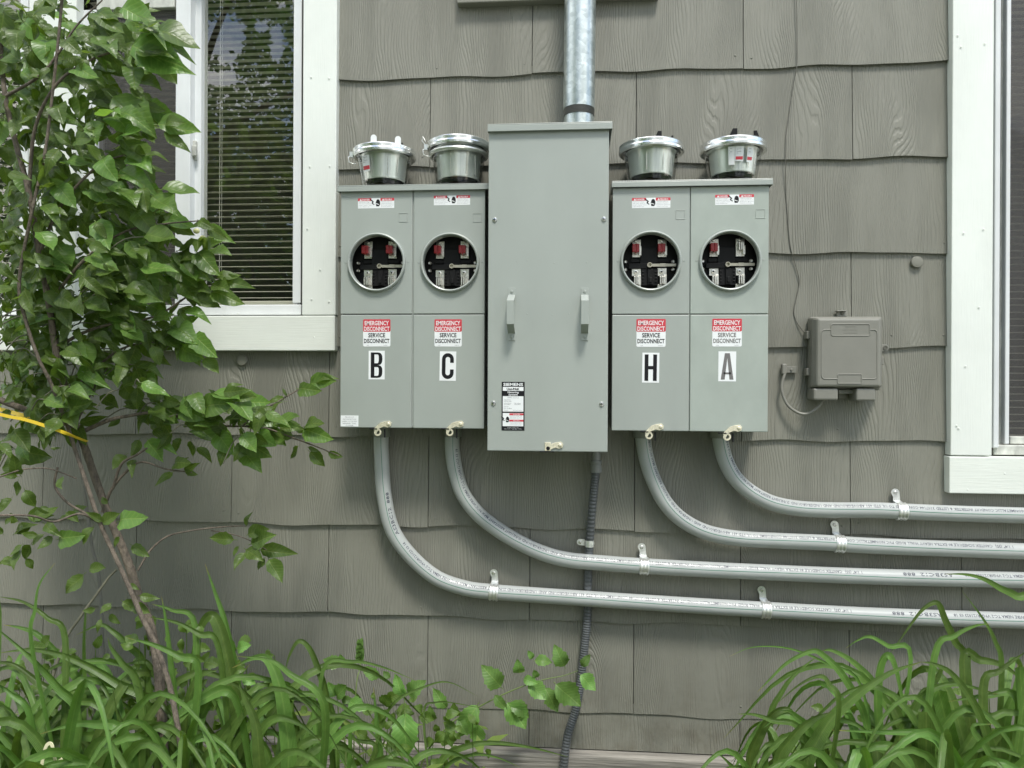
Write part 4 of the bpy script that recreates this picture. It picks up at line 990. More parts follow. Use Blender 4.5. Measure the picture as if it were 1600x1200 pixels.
# ------------------------------------------------------------------ painted telephone box, cables
dN = .085
def Q(cx, cy, d): return P(1200+cx/3.75, 380+cy/3.75, d)
NB = thing('telephone_box', tuple(P(1320, 610, 0)), 'telephone connection box painted grey-brown like the wall, with raised rims on its lid', 'utility box')
def nbox(a, c, d0, d1, name, bev=.004, m=NID, par=None):
    q0, q1 = Q(a[0], a[1], d1), Q(c[0], c[1], d1); b = MB(); b.box(q0.x, q1.x, -d1, -d0, q1.z, q0.z); return b.build(name, m, par or NB, bevel=bev)
nbox((246, 430), (664, 862), .014, .040, 'back_case', .006)
q0, q1 = Q(256, 432, .06), Q(664, 848, .06); i0, i1 = Q(292, 440, dN), Q(660, 842, dN)
b = MB(); vs = []
for (a0, a1, c0, c1, d) in ((q0.x, q1.x, q1.z, q0.z, .041), (q0.x, q1.x, q1.z, q0.z, .062), (i0.x, i1.x, i1.z, i0.z, dN)):
    vs += [(a0, -d, c0), (a1, -d, c0), (a1, -d, c1), (a0, -d, c1)]
fs = [(8, 9, 10, 11)]
for l in (0, 4):
    for k in range(4): fs.append((l+k, l+(k+1) % 4, l+4+(k+1) % 4, l+4+k))
b.add(vs, fs); lid = b.build('lid', NID, NB, bevel=.006)
def outline(par, x0, x1, y0, y1, skip=(), r=14, name='raised_rim'):
    pts = []
    for cx, cy, a0 in ((x1-r, y0+r, -90), (x1-r, y1-r, 0), (x0+r, y1-r, 90), (x0+r, y0+r, 180)):
        for k in range(6): a = R(a0+18*k); pts.append(Q(cx+r*math.cos(a), cy+r*math.sin(a), dN))
    pts.append(pts[0]); b = MB(); b.tube([Vector((p.x, -dN, p.z)) for p in pts], .0016, 6, caps=False); b.build(name, NID, par)
pts = []
for cx, cy, a0, sgn in ((620, 530, -90, 1), (620, 772, 0, 1)):
    for k in range(6): a = R(a0+18*k); pts.append(Q(cx+20*math.cos(a), cy+23*math.sin(a), dN))
pr_ = [Q(598, 507, dN)]+pts+[Q(548, 795, dN)]
b = MB(); b.tube([Vector((p.x, -dN, p.z)) for p in pr_], .0016, 6)
pts = []
for cx, cy, a0 in ((333, 772, 90), (333, 530, 180)):
    for k in range(6): a = R(a0+18*k); pts.append(Q(cx+20*math.cos(a), cy+23*math.sin(a), dN))
pr_ = [Q(408, 795, dN)]+pts+[Q(370, 507, dN)]
b.tube([Vector((p.x, -dN, p.z)) for p in pr_], .0016, 6); b.build('raised_rim', NID, lid)
outline(lid, 370, 595, 474, 542, r=9); outline(lid, 408, 548, 768, 822, r=6)
b = MB()
for yy, wd in ((488, 60), (508, 84), (526, 78)):
    q = Q(482, yy, dN); put_text(b, {488: 'TELEPHONE', 508: 'NETWORK', 526: 'INTERFACE'}[yy], q.x, q.z-.0015, .0034, dN+.0006, 0, width=wd/3.75*.00175, res=1, offset=.01)
b.build('embossed_lettering', NID, lid)
nbox((268, 850), (412, 921), .016, .078, 'cable_entry', .005); nbox((518, 850), (632, 925), .016, .078, 'cable_entry', .005)
nbox((412, 858), (518, 884), .016, .050, 'base_lip', .002); nbox((414, 870), (458, 912), .014, .020, 'mounting_tab', .001)
nbox((404, 393), (463, 430), .014, .022, 'mounting_tab', .002); nbox((404, 393), (463, 398), .014, .034, 'tab_lip', .001)
nbox((228, 514), (248, 560), .016, .045, 'hinge', .002); nbox((226, 732), (248, 776), .016, .045, 'hinge', .002)
q = Q(688, 613, .04); b = MB(); b.prism([(q.x-.012, q.z-.010), (q.x, q.z-.010)]+[(q.x+.010*math.cos(R(a)), q.z+.010*math.sin(R(a))) for a in range(-72, 91, 18)]+[(q.x-.012, q.z+.010)], .03, .040)
b.build('side_ear', NID, NB, bevel=.001)
b = MB(); b.lathe((q.x, -.040, q.z), (0, -1, 0), [(.0062, 0), (.0062, .002), (.004, .002), (.004, .0008), (.0001, .0012)], 14); b.build('screw', COPPERW, NB)
nbox((664, 664), (680, 712), .02, .034, 'side_catch', .002)
q = Q(435, 411, .022); b = MB(); b.lathe((q.x, -.022, q.z), (0, -1, 0), [(.005, 0), (.004, .003), (.0001, .003)], 12); b.build('screw', COPPERW, NB)
# coax cable and its clamp
cl = [Q(100, 742, .020), Q(98, 765, .026), Q(80, 850, .03), Q(110, 940, .034), Q(170, 990, .04), Q(230, 1000, .045), Q(285, 968, .05), Q(318, 925, .052), Q(325, 905, .052)]
CB = thing('cable', tuple(Q(170, 990, .04)), 'thick painted cable looping up into the bottom of the telephone box', 'cable')
b = MB(); b.tube(spline(cl, 10), .0042, 12); b.build('cable_sheath', NID, CB)
CL = thing('cable_clamp', tuple(Q(130, 740, .014)), 'small painted clamp holding the looped cable left of the telephone box', 'clamp')
b = MB(); q0, q1 = Q(104, 722, .022), Q(170, 760, .022); b.box(q0.x, q1.x, -.019, -.012, q1.z, q0.z); b.build('plate', NID, CL, bevel=.001)
b = MB(); q0, q1 = Q(84, 706, .03), Q(112, 768, .03); b.box(q0.x, q1.x, -.030, -.012, q1.z, q0.z); b.build('loop', NID, CL, bevel=.003)
q = Q(137, 741, .02); b = MB(); b.lathe((q.x, -.019, q.z), (0, -1, 0), [(.0042, 0), (.003, .003), (.0001, .0035)], 12); b.build('screw', NID, CL)
# thin wire
wl = [P(x, y, d) for x, y, d in ((1246, -60, .017), (1245, 0, .017), (1245.6, 60, .017), (1245, 104, .018), (1240, 130, .012), (1232, 185, .012), (1228, 215, .014), (1227.4, 250, .018), (1228, 300, .011), (1231, 345, .013), (1235, 385, .017), (1241, 407, .012), (1247, 428, .012), (1249, 443, .012), (1244.5, 465, .013), (1240.5, 487, .013), (1246, 505, .016), (1260, 524, .022))]
WR = thing('wire', tuple(wl[-1]), 'thin painted wire straying down the shingles to the telephone box', 'wire')
b = MB(); b.tube(spline(wl, 6), .0013, 6); b.build('wire_strand', COPPERW, WR)

# ------------------------------------------------------------------ foliage helpers
def leaf_mesh(name, m, seed, wid=.5, serr=.0, tipl=.0, n=9, droop=.25, fold=.16, stalk=.12):
    r = random.Random(seed); b = MB(); vs = []; nn = n
    bend = r.uniform(-.08, .08)
    for i in range(nn+1):
        t = i/nn
        w_ = wid*.5*(math.sin(PI*t**(.80+tipl))**.85)*(1-.35*t**3) if 0 < t < 1 else 0.0
        if serr: w_ *= 1+serr*(1 if i % 2 else -1)*(.4+.6*r.random())
        y = t; z = -droop*t*t+.05*math.sin(t*7+seed); cx = bend*math.sin(t*PI)
        e = fold*w_*2
        wl_, wr_ = w_*r.uniform(.92, 1.06), w_*r.uniform(.92, 1.06)
        vs += [(cx-wl_, y, z+e), (cx-wl_*.5, y, z+e*.62+r.uniform(-.008, .008)), (cx, y, z), (cx+wr_*.5, y, z+e*.62+r.uniform(-.008, .008)), (cx+wr_, y, z+e)]
    fs = []
    for i in range(nn):
        a = 5*i; c = a+5
        for j in range(4): fs.append((a+j, a+j+1, c+j+1, c+j))
    vs = [(x, stalk+y*(1-stalk), z) for x, y, z in vs]
    b.add(vs, fs, 0, True); b.a = [(x, y, 0) for x, y, z in vs]
    b.tube([(0, 0, .0), (0, stalk*.6, .002), (0, stalk+.02, 0)], .012, 4, 1, caps=False)
    return b.mesh(name, [m, STEMG])

def leaf_matrix(p0, p1, up):
    d = (p1-p0); Ln = d.length; d.normalize()
    x = d.cross(up).normalized(); z = x.cross(d)
    return Matrix(((x.x*Ln, d.x*Ln, z.x*Ln, p0.x), (x.y*Ln, d.y*Ln, z.y*Ln, p0.y), (x.z*Ln, d.z*Ln, z.z*Ln, p0.z), (0, 0, 0, 1)))

def place_leaf(me, parent, M_):
    ob = bpy.data.objects.new('leaf', me); COL.objects.link(ob); ob.parent = parent
    ob.matrix_local = Matrix.Translation(-Vector(parent['_o'])) @ M_; return ob

# ------------------------------------------------------------------ shrub on the left
SH = thing('shrub', (P(250, 1100, .55).x, -.60, 0), 'tall leafy shrub with brown stems in front of the left window', 'shrub')
variants = [leaf_mesh('leaf', LEAF, s, wid=w_, serr=sr, tipl=tp, droop=dr) for s, w_, sr, tp, dr in ((1, .50, .05, -.05, .18), (2, .42, .05, -.1, .28), (3, .55, .08, .0, .12), (4, .38, .03, -.12, .35), (5, .60, .06, .05, .2), (6, .47, .10, -.05, .22))]
def br(name, pl, r0, r1, m=BARK, par=SH, per=8, n=10):
    pts = spline([P(x, y, d) for x, y, d in pl], per); N = len(pts)
    b = MB(); b.tube(pts, [r0+(r1-r0)*i/(N-1)+rng.uniform(-.04, .04)*r0 for i in range(N)], n); return b.build(name, m, par)
base_d = .60
br('trunk', [(265, 1500, .56), (252, 1100, .50), (236, 985, .46), (216, 930, .44), (204, 890, .43), (190, 853, .42), (168, 800, .42), (148, 745, .42), (131, 695, .44), (120, 670, .46), (100, 600, .5), (86, 540, .52), (76, 470, .54), (62, 400, .55), (45, 300, .56), (25, 225, .56), (8, 150, .56), (0, 60, .56)], .0125, .005, BARK)
br('branch', [(330, 1500, .72), (300, 1240, .64), (288, 1200, .62), (275, 1120, .60), (262, 1060, .58), (240, 1000, .56), (222, 965, .55), (205, 925, .54), (185, 880, .53), (165, 838, .52), (150, 800, .52), (130, 740, .51), (118, 705, .50), (106, 668, .52), (80, 600, .54), (60, 560, .56), (40, 500, .57), (30, 440, .58), (50, 330, .6), (70, 240, .6), (85, 120, .6), (95, 20, .6), (100, -60, .6)], .0068, .003, BARK)
br('branch', [(160, 800, .42), (176, 762, .42), (205, 730, .42), (225, 722, .42), (260, 733, .42), (300, 738, .40)], .0045, .0015)
br('branch', [(176, 764, .42), (190, 725, .43), (215, 710, .43), (230, 700, .43)], .004, .002)
br('branch', [(122, 678, .46), (150, 665, .46), (175, 655, .46), (200, 650, .45), (240, 645, .44), (300, 655, .42), (350, 665, .40), (410, 668, .38), (460, 685, .36), (500, 700, .35), (530, 712, .34)], .0055, .0012)
br('branch', [(380, 665, .40), (400, 645, .39), (430, 630, .37), (470, 607, .35), (505, 592, .34)], .0028, .001)
br('branch', [(215, 892, .44), (235, 860, .42), (262, 838, .40), (300, 829, .38), (340, 824, .36), (370, 822, .35), (385, 822, .35)], .003, .0011)
br('branch', [(330, 829, .36), (355, 833, .35), (380, 840, .35), (410, 855, .35), (430, 870, .34)], .0018, .0009)
br('branch', [(0, 625, .50), (40, 640, .50), (85, 655, .48), (118, 668, .47)], .008, .006)
br('branch', [(0, 745, .55), (30, 735, .54), (50, 732, .53), (80, 733, .52), (120, 748, .5)], .002, .0015)
br('branch', [(0, 805, .62), (50, 806, .60), (85, 815, .56), (125, 803, .54), (160, 820, .5)], .0024, .0026)
br('branch', [(90, 730, .50), (86, 760, .50), (105, 785, .50), (130, 800, .5), (150, 812, .5)], .003, .003)
br('branch', [(75, 480, .54), (110, 430, .55), (150, 390, .55), (200, 360, .54), (255, 350, .50), (310, 345, .48)], .0045, .0015)
br('branch', [(60, 400, .55), (90, 330, .56), (130, 280, .57), (170, 250, .57), (230, 235, .55)], .0045, .0015)
br('branch', [(45, 300, .56), (55, 200, .58), (90, 130, .6), (150, 90, .6), (220, 75, .58), (270, 90, .56)], .0045, .0012)
br('branch', [(86, 545, .52), (130, 520, .5), (180, 505, .48), (240, 495, .46), (290, 465, .44), (335, 430, .42), (375, 440, .4)], .0045, .0012)
br('branch', [(105, 640, .48), (125, 600, .47), (150, 575, .46), (190, 545, .45), (240, 535, .43), (290, 545, .40), (320, 570, .38)], .004, .0012)
br('branch', [(116, 668, .47), (130, 640, .45), (150, 600, .44), (168, 575, .43)], .003, .0015)
br('branch', [(10, 150, .58), (60, 120, .6), (90, 85, .6), (120, 40, .6), (160, 0, .6)], .004, .0015)
leaves = []
def add_px(bx, by, tx, ty, d, up=None, w=None, z=0.0):
    p0 = P(bx, by, d); p1 = P(tx, ty, d+rng.uniform(-.01, .05)+z)
    u = up or Vector((rng.uniform(-.35, .35), -1.0, rng.uniform(.1, .9)))
    leaves.append((p0, p1, u, w if w is not None else rng.randrange(6)))
def c4(l, d, dd=0):
    for a in l: add_px(a[0]/2.963, 600+a[1]/2.963, a[2]/2.963, 600+a[3]/2.963, d)
def c3(l, d):
    for a in l: add_px(a[0]/2.963, 300+a[1]/2.963, a[2]/2.963, 300+a[3]/2.963, d)
def c1(l, d):
    for a in l: add_px(a[0]/3, a[1]/3, a[2]/3, a[3]/3, d)
c4([(1100,722,962,715),(1135,665,1150,596),(1140,700,1238,672),(1150,745,1262,700),(1180,765,1362,790),(1140,775,1085,848),(1230,800,1188,860),(1240,800,1300,918),(1110,745,1075,800),(1130,760,1210,815)], .355)
c4([(700,118,572,90),(690,125,612,210),(730,140,800,245),(740,112,858,138),(745,95,690,50),(650,250,600,335),(680,250,742,358),(700,255,785,292),(610,340,600,402),(592,320,518,382),(1060,262,1012,378),(1100,280,1205,404),(1110,255,1242,318),(1065,235,950,148),(1140,182,1226,188),(1060,200,1132,118),(985,78,905,112),(1080,100,1218,70),(1100,108,1050,62),(885,250,885,340),(900,285,985,352),(1000,142,896,128),(800,372,862,352),(850,402,915,418),(810,402,716,452),(820,395,840,350),(850,400,905,362),(640,110,560,70),(560,150,498,196),(470,130,400,128),(480,120,540,92),(1000,200,1060,320),(800,230,720,300),(840,240,800,320),(930,150,830,190),(700,200,760,260),(1170,230,1260,268),(1120,140,1070,190),(770,60,700,30),(760,20,720,80)], .40)
c4([(1365,200,1412,226),(1388,200,1525,250),(1400,200,1482,165),(1360,240,1275,222),(1390,280,1335,345),(1425,305,1502,384),(1420,292,1482,306),(1510,312,1588,340),(1330,60,1235,72),(1370,22,1468,22),(1425,2,1546,-15),(1440,-5,1532,-48),(1270,130,1212,118),(1290,215,1350,190),(1340,50,1290,20)], .345)
c4([(370,200,320,175),(300,120,350,200),(170,110,140,215),(230,150,205,250),(60,120,0,160),(110,90,60,60),(470,650,545,600),(540,640,650,605),(440,650,370,735),(480,640,400,600),(600,740,690,792),(560,700,520,760),(90,430,0,420),(85,440,70,520),(110,480,160,570),(100,430,40,340),(0,560,50,540),(110,610,240,610),(140,640,250,560),(200,640,240,690),(60,620,0,650),(110,740,40,790),(100,760,50,850),(150,730,100,830),(250,700,170,760),(260,720,360,700),(180,700,100,690),(0,820,60,840),(300,590,360,640),(230,300,280,290),(290,430,270,470),(520,780,545,810),(600,920,645,950),(640,980,730,985),(520,1010,460,1060),(560,1000,640,1060),(500,1060,560,1110),(600,1030,690,1060),(450,1040,380,1050),(470,1080,440,1150),(400,870,290,970),(410,860,480,850)], .52)
c4([(80,430,20,330),(60,700,120,640),(230,610,180,560),(160,650,60,690),(260,640,330,600),(90,640,30,600),(20,700,-30,650),(120,800,150,860),(330,600,390,560),(60,800,-10,830),(210,690,140,740),(500,560,470,520),(60,520,-10,590)], .44)
c3([(990,400,1107,368),(985,410,1160,432),(975,422,1052,450),(960,458,1117,497),(880,490,1018,528),(840,540,958,572),(830,555,902,664),(845,690,800,752),(890,706,946,680),(872,722,922,804),(938,768,1007,834),(780,680,700,700),(930,130,985,160),(958,150,1072,216),(925,215,900,270),(950,210,945,290),(860,290,958,392),(900,268,1005,362),(750,300,908,434),(620,340,722,456),(560,230,632,384),(470,110,480,256),(560,88,600,142),(620,88,712,172),(700,40,818,84),(190,300,268,404),(200,300,374,352),(182,305,80,300),(140,190,272,240),(530,550,642,562),(600,572,692,622),(470,652,366,662),(480,665,398,736),(470,655,556,662),(622,802,676,918),(540,810,560,850),(700,830,740,780),(690,640,720,700),(770,640,900,560),(720,700,760,640)], .45)
c1([(430,50,565,112),(640,100,742,98),(560,40,702,82),(660,155,912,160),(690,195,897,232),(600,210,842,318),(640,230,867,300),(520,270,605,345),(600,412,697,462),(500,430,722,628),(560,640,710,786),(720,585,934,607),(760,600,892,692),(540,780,692,864),(740,890,928,886),(700,910,825,994),(500,850,592,914),(550,930,612,1042),(620,970,724,1084),(205,680,240,785),(340,850,165,960),(250,850,342,952),(925,1030,992,1062),(960,1060,1066,1116),(200,1090,272,1142),(640,250,790,215),(500,500,600,545),(580,730,705,790),(760,580,850,560),(440,130,480,190),(320,180,440,190),(520,100,640,200)], .58)
# interior foliage: leaves on short twigs
blobs = [(40,40,70,60,34),(120,60,60,60,26),(180,55,50,45,16),(215,80,40,40,9),(40,140,60,60,30),(120,160,60,60,28),(185,175,50,60,18),(40,240,60,60,26),(120,250,60,60,26),(185,270,45,50,14),(25,330,45,60,22),(100,340,60,50,26),(175,350,60,50,24),(230,330,40,40,9),(40,420,60,50,26),(110,420,60,45,24),(185,410,55,50,26),(245,395,45,40,14),(20,500,40,60,20),(80,500,45,50,18),(130,500,55,40,18),(190,455,45,35,14),(30,580,45,40,15),(95,560,50,45,20),(75,640,40,40,16),(120,620,35,45,14),(215,520,45,30,10),(265,520,40,30,10),(275,430,40,30,10),(160,560,40,30,9),(200,590,35,25,6),(235,630,20,30,5),(320,640,70,30,16),(400,660,50,25,9),(20,690,25,25,5),(160,470,40,40,14),(300,380,25,30,5)]
zseed = 0
for cx, cy, rx, ry, n in blobs:
    for i in range(int(n*2.05)):
        a = rng.uniform(0, 2*PI); rr = math.sqrt(rng.random())
        x = cx+rx*rr*math.cos(a); y = cy+ry*rr*math.sin(a)
        d = rng.uniform(.28, .62) if y < 470 else rng.uniform(.32, .56)
        if x > 240: d = min(d, .45)
        ln = rng.uniform(26, 50); th = rng.gauss(25, 48) if x > 120 else rng.gauss(90, 70)
        dx, dy = math.cos(R(th))*ln, math.sin(R(th))*ln*.9
        p0 = P(x, y, d); p1 = P(x+dx, y+dy, d+rng.uniform(-.03, .05))
        leaves.append((p0, p1, Vector((rng.uniform(-.6, .6), -rng.uniform(.3, 1.0), rng.uniform(.1, 1.0))), rng.randrange(6)))
# twigs feeding the interior leaves
tw = MB()
for i in range(70):
    p0, p1, u, v = leaves[-1-rng.randrange(500)]
    e = p0+Vector((rng.uniform(-.10, -.02), rng.uniform(-.03, .03), rng.uniform(-.08, .02)))
    tw.tube(spline([e, (e+p0)/2+Vector((0, 0, .012)), p0], 3), [.0016]*6+[.0009], 5)
o = tw.build('twigs', BARKG, SH); o['kind'] = 'stuff'
def app(l):
    d = (l[1]-l[0]).length; return -d/(1+max(0, (l[0]-CAM).length))
explicit = leaves[:]
leaves.sort(key=app)
rest = MB()
for i, (p0, p1, u, v) in enumerate(leaves):
    M_ = leaf_matrix(p0, p1, u)
    if i < 296: place_leaf(variants[v], SH, M_)
    else:
        me = variants[v]
        rest.add([M_ @ x.co for x in me.vertices], [tuple(p.vertices) for p in me.polygons], 0, True); rest.a += [(x.co.x, x.co.y, 0) for x in me.vertices]
o = rest.build('leaves', LEAFD, SH); o['kind'] = 'stuff'
for px, py in ((307, 361), (317, 372), (325, 623), (340, 621), (355, 624)):       # pale fruit and curled buds
    q = P(px, py, .44); b = MB(); b.sphere(q, .0085 if px < 320 else .0045, 0, (1, .7, .8), 6); b.build('berry', PALE, SH)

# yellow tie round the shrub stems
TP = thing('yellow_tie', tuple(P(100, 680, .5)), 'yellow strap tied round the shrub stems', 'strap')
def ribbon(pl, w_, par, m, name):
    pts = spline([P(x, y, d) for x, y, d in pl], 6); b = MB(); vs = []
    for i, p in enumerate(pts):
        tt = (pts[min(i+1, len(pts)-1)]-pts[max(i-1, 0)]).normalized(); n = Vector((0, -1, 0)).cross(tt).normalized()*-1
        wob = Vector((0, .002*math.sin(i), 0)); vs += [p+n*w_, p-n*w_, p-n*w_+Vector((0, .0015, 0)), p+n*w_+Vector((0, .0015, 0))]
    N = len(pts); fs = []
    for i in range(N-1):
        a = 4*i; c = a+4
        for j in range(4): fs.append((a+j, a+(j+1) % 4, c+(j+1) % 4, c+j))
    fs += [(3, 2, 1, 0), (4*N-4, 4*N-3, 4*N-2, 4*N-1)]
    b.add(vs, fs); return b.build(name, m, par)
ribbon([(-30, 640, .53), (10, 650, .54), (40, 656, .55), (75, 667, .56), (100, 676, .56), (120, 684, .53), (136, 690, .50)], .0038, TP, TAPE, 'front_band')
ribbon([(-30, 632, .40), (10, 642, .42), (36, 649, .44), (60, 650, .44)], .005, TP, TAPE, 'back_band')

# cut stick leaning on the wall
ST = thing('stick', tuple(P(92, 1010, .35)), 'thin bare grey stick leaning among the lily leaves below the shrub', 'stick')
br('stick_shaft', [(70, 1100, .46), (100, 1005, .42), (125, 965, .40), (150, 930, .38), (168, 905, .36), (182, 890, .35)], .0042, .0028, BARKG, ST)
SK = thing('garden_stake', tuple(P(150, 950, .12)), 'thin grey stake standing behind the shrub stem against the shingles', 'stake')
br('stake_shaft', [(170, 1400, .20), (158, 950, .12), (143, 850, .10), (128, 740, .08), (118, 680, .07)], .0052, .0046, mat('grey_stake', (.17, .165, .14), .8, var=((20, 20, 20), .2)), SK)

LP = thing('ribbon_scrap', tuple(P(82, 1190, .72)), 'pale cream ribbon scrap standing up among the lily leaves at the lower left corner', 'ribbon')
ribbon([(64, 1215, .74), (66, 1190, .74), (72, 1166, .74), (80, 1163, .74), (84, 1180, .74), (88, 1192, .73), (97, 1186, .73)], .0035, LP, mat('cream_ribbon', (.78, .74, .50), .5), 'band')

# ------------------------------------------------------------------ daylilies
def blade(parent, pts, w_, m=BLADE, per=5, cut=False, roll=0.0, name='leaf'):
    pts = spline(pts, per); N = len(pts); b = MB(); vs = []
    for i, p in enumerate(pts):
        t = i/(N-1); tt = (pts[min(i+1, N-1)]-pts[max(i-1, 0)]).normalized()
        side = tt.cross(Vector((math.sin(roll), -1, .15))).normalized()
        nrm = side.cross(tt).normalized()
        ww = w_*((.62+.38*min(1, t*3))*min(1, (1-t)/.62)**.8 if not cut else 1-.12*t)
        ww = max(ww, w_*.02); f = .38*ww
        ta = t*.85 if cut else t; b.a += [(-1, ta, 0), (-.45, ta, 0), (0, ta, 0), (.45, ta, 0), (1, ta, 0)]
        vs += [p-side*ww+nrm*f, p-side*ww*.45+nrm*f*.25, p, p+side*ww*.45+nrm*f*.25, p+side*ww+nrm*f]
    fs = [(5*i+j, 5*i+j+1, 5*i+5+j+1, 5*i+5+j) for i in range(N-1) for j in range(4)]
    b.add(vs, fs, 0, True); return b.build(name, m, parent)
clumps = {}
def clump(k, px, d, label):
    p = P(px, 1300, d); clumps[k] = thing('daylily', (p.x, -d, 0), label, 'daylily', 'daylilies along the foot of the wall'); clumps[k]['bx'] = px; clumps[k]['d'] = d
clump('L0', -40, .62, 'daylily clump at the lower left corner with long arching leaves')
clump('L1', 110, .60, 'daylily clump left of the shrub stem, leaves arching to the left')
clump('L2', 270, .58, 'daylily clump growing around the foot of the shrub stem')
clump('L3', 390, .56, 'daylily clump with the tallest upright blade, right of the shrub stem')
clump('L4', 520, .45, 'smaller daylily clump left of the serrated sprig, below conduit B')
clump('L5', 690, .34, 'sparse daylily with thin leaves lying toward the flexible conduit')
clump('R1', 1270, .50, 'daylily clump at the left end of the lower right group')
clump('R2', 1400, .55, 'daylily clump in the middle of the lower right group, with a drooping blade')
clump('R3', 1530, .55, 'daylily clump at the lower right corner of the picture')
def hero(lst, sx, ox, oy, keys, dep):
    for it in lst:
        w_px, pts = it[0], it[1:]
        d = dep+rng.uniform(-.10, .12); px = [(ox+x/sx, oy+y/sx) for x, y in pts]
        k = min(keys, key=lambda k: abs(clumps[k]['bx']-px[0][0])); c = clumps[k]
        b0 = Vector((c.location.x+rng.uniform(-.06, .06), -c['d']+rng.uniform(-.05, .05), 0))
        d0 = min(c['d'], d+.0)
        n = len(px); p3 = [P(x, y, d+(.10 if False else 0)*i/n) for i, (x, y) in enumerate(px)]
        mid = b0.lerp(p3[0], .55)
        pts3 = [b0, mid]+p3 if px[0][1] > 1120 or True else p3
        blade(c, pts3, w_px/sx*.5*.00135*1.38, cut=(len(pts) == 2), roll=rng.uniform(-.5, .5))
LK = ['L0', 'L1', 'L2', 'L3', 'L4']
hero([(45,(1240,1120),(1190,700),(1130,400),(1080,250),(1025,98)),
 (60,(1230,1100),(1190,850),(1120,500),(1075,372),(1035,368),(1000,430),(965,560),(945,760)),
 (62,(1440,1120),(1430,900),(1395,700),(1340,580),(1270,568),(1160,620)),
 (50,(1300,1110),(1280,900),(1225,770),(1195,700)),
 (60,(480,1120),(545,990),(620,910),(700,872)),
 (72,(60,1110),(105,910),(200,810),(300,765),(410,755)),
 (58,(210,1120),(290,940),(400,830),(500,770),(620,738)),
 (46,(600,930),(480,780),(330,600),(200,460),(110,420),(18,404)),
 (50,(400,860),(300,720),(200,610),(90,510),(-40,400)),
 (44,(750,810),(600,700),(450,612),(300,552),(150,528),(-10,545)),
 (30,(165,500),(180,330),(200,200),(276,94)),
 (42,(880,780),(860,600),(835,400),(808,262)),
 (42,(840,860),(800,700),(750,600),(700,588),(585,612)),
 (52,(920,1000),(950,760),(1010,655),(1090,630)),
 (48,(1350,1110),(1300,960),(1380,870),(1500,900),(1620,1000)),
 (44,(1180,760),(1000,785),(900,850),(800,925),(640,955)),
 (34,(650,1090),(600,900),(560,705)),
 (74,(700,1130),(700,975)),
 (46,(1230,1120),(1150,960),(1080,800),(990,670)),
 (30,(1620,800),(1450,650),(1350,580),(1180,560)),
 (40,(1060,1120),(1070,1070),(1110,1055),(1180,1120)),
 (44,(700,720),(620,600),(560,520),(540,470)),
 (40,(740,640),(640,500),(560,430),(500,405),(380,455)),
 (34,(430,700),(425,500),(430,350),(420,330)),
 (46,(380,840),(200,700),(60,600),(-60,600)),
 (46,(160,860),(60,750),(-30,690)),
 (52,(560,1000),(430,960),(300,960),(140,1000)),
 (44,(620,950),(480,900),(350,905),(200,950)),
 (46,(340,980),(210,900),(60,960),(-40,1040)),
 (40,(1000,640),(900,560),(760,500),(640,470)),
 (34,(1100,520),(1000,450),(880,390),(740,365)),
 (30,(980,420),(860,330),(760,300)),
 (46,(1000,900),(1080,760),(1160,700),(1250,600)),
 (40,(0,340),(-60,300),(-80,280)),
 (28,(330,480),(240,370),(120,290),(-10,262)),
 (60,(545,1130),(530,985)),
 (44,(880,1100),(830,960),(900,850),(960,790)),
], 3.2, 0, 850, LK, .50)
hero([(42,(400,935),(290,815),(160,745),(15,722)),
 (28,(300,660),(262,520),(222,430),(178,405),(140,465),(120,540)),
 (30,(330,760),(290,620),(250,480),(215,430)),
 (36,(515,935),(505,760),(490,598)),
 (13,(525,760),(585,655),(690,600),(800,575),(930,638)),
 (18,(280,530),(400,490),(520,510),(672,572)),
 (20,(390,935),(396,756)),
 (22,(240,640),(180,560),(90,500)),
 (26,(150,660),(230,650),(300,690),(360,745)),
 (24,(500,860),(430,820),(360,800))], 2.667, 400, 850, ['L3', 'L4', 'L5'], .36)
hero([(26,(770,910),(880,842),(1000,828),(1150,848),(1305,888)),
 (17,(790,935),(900,878),(1000,888),(1100,930)),
 (10,(700,700),(750,660),(840,665),(960,690))], 2.667, 400, 850, ['L5'], .20)
RK = ['R1', 'R2', 'R3']
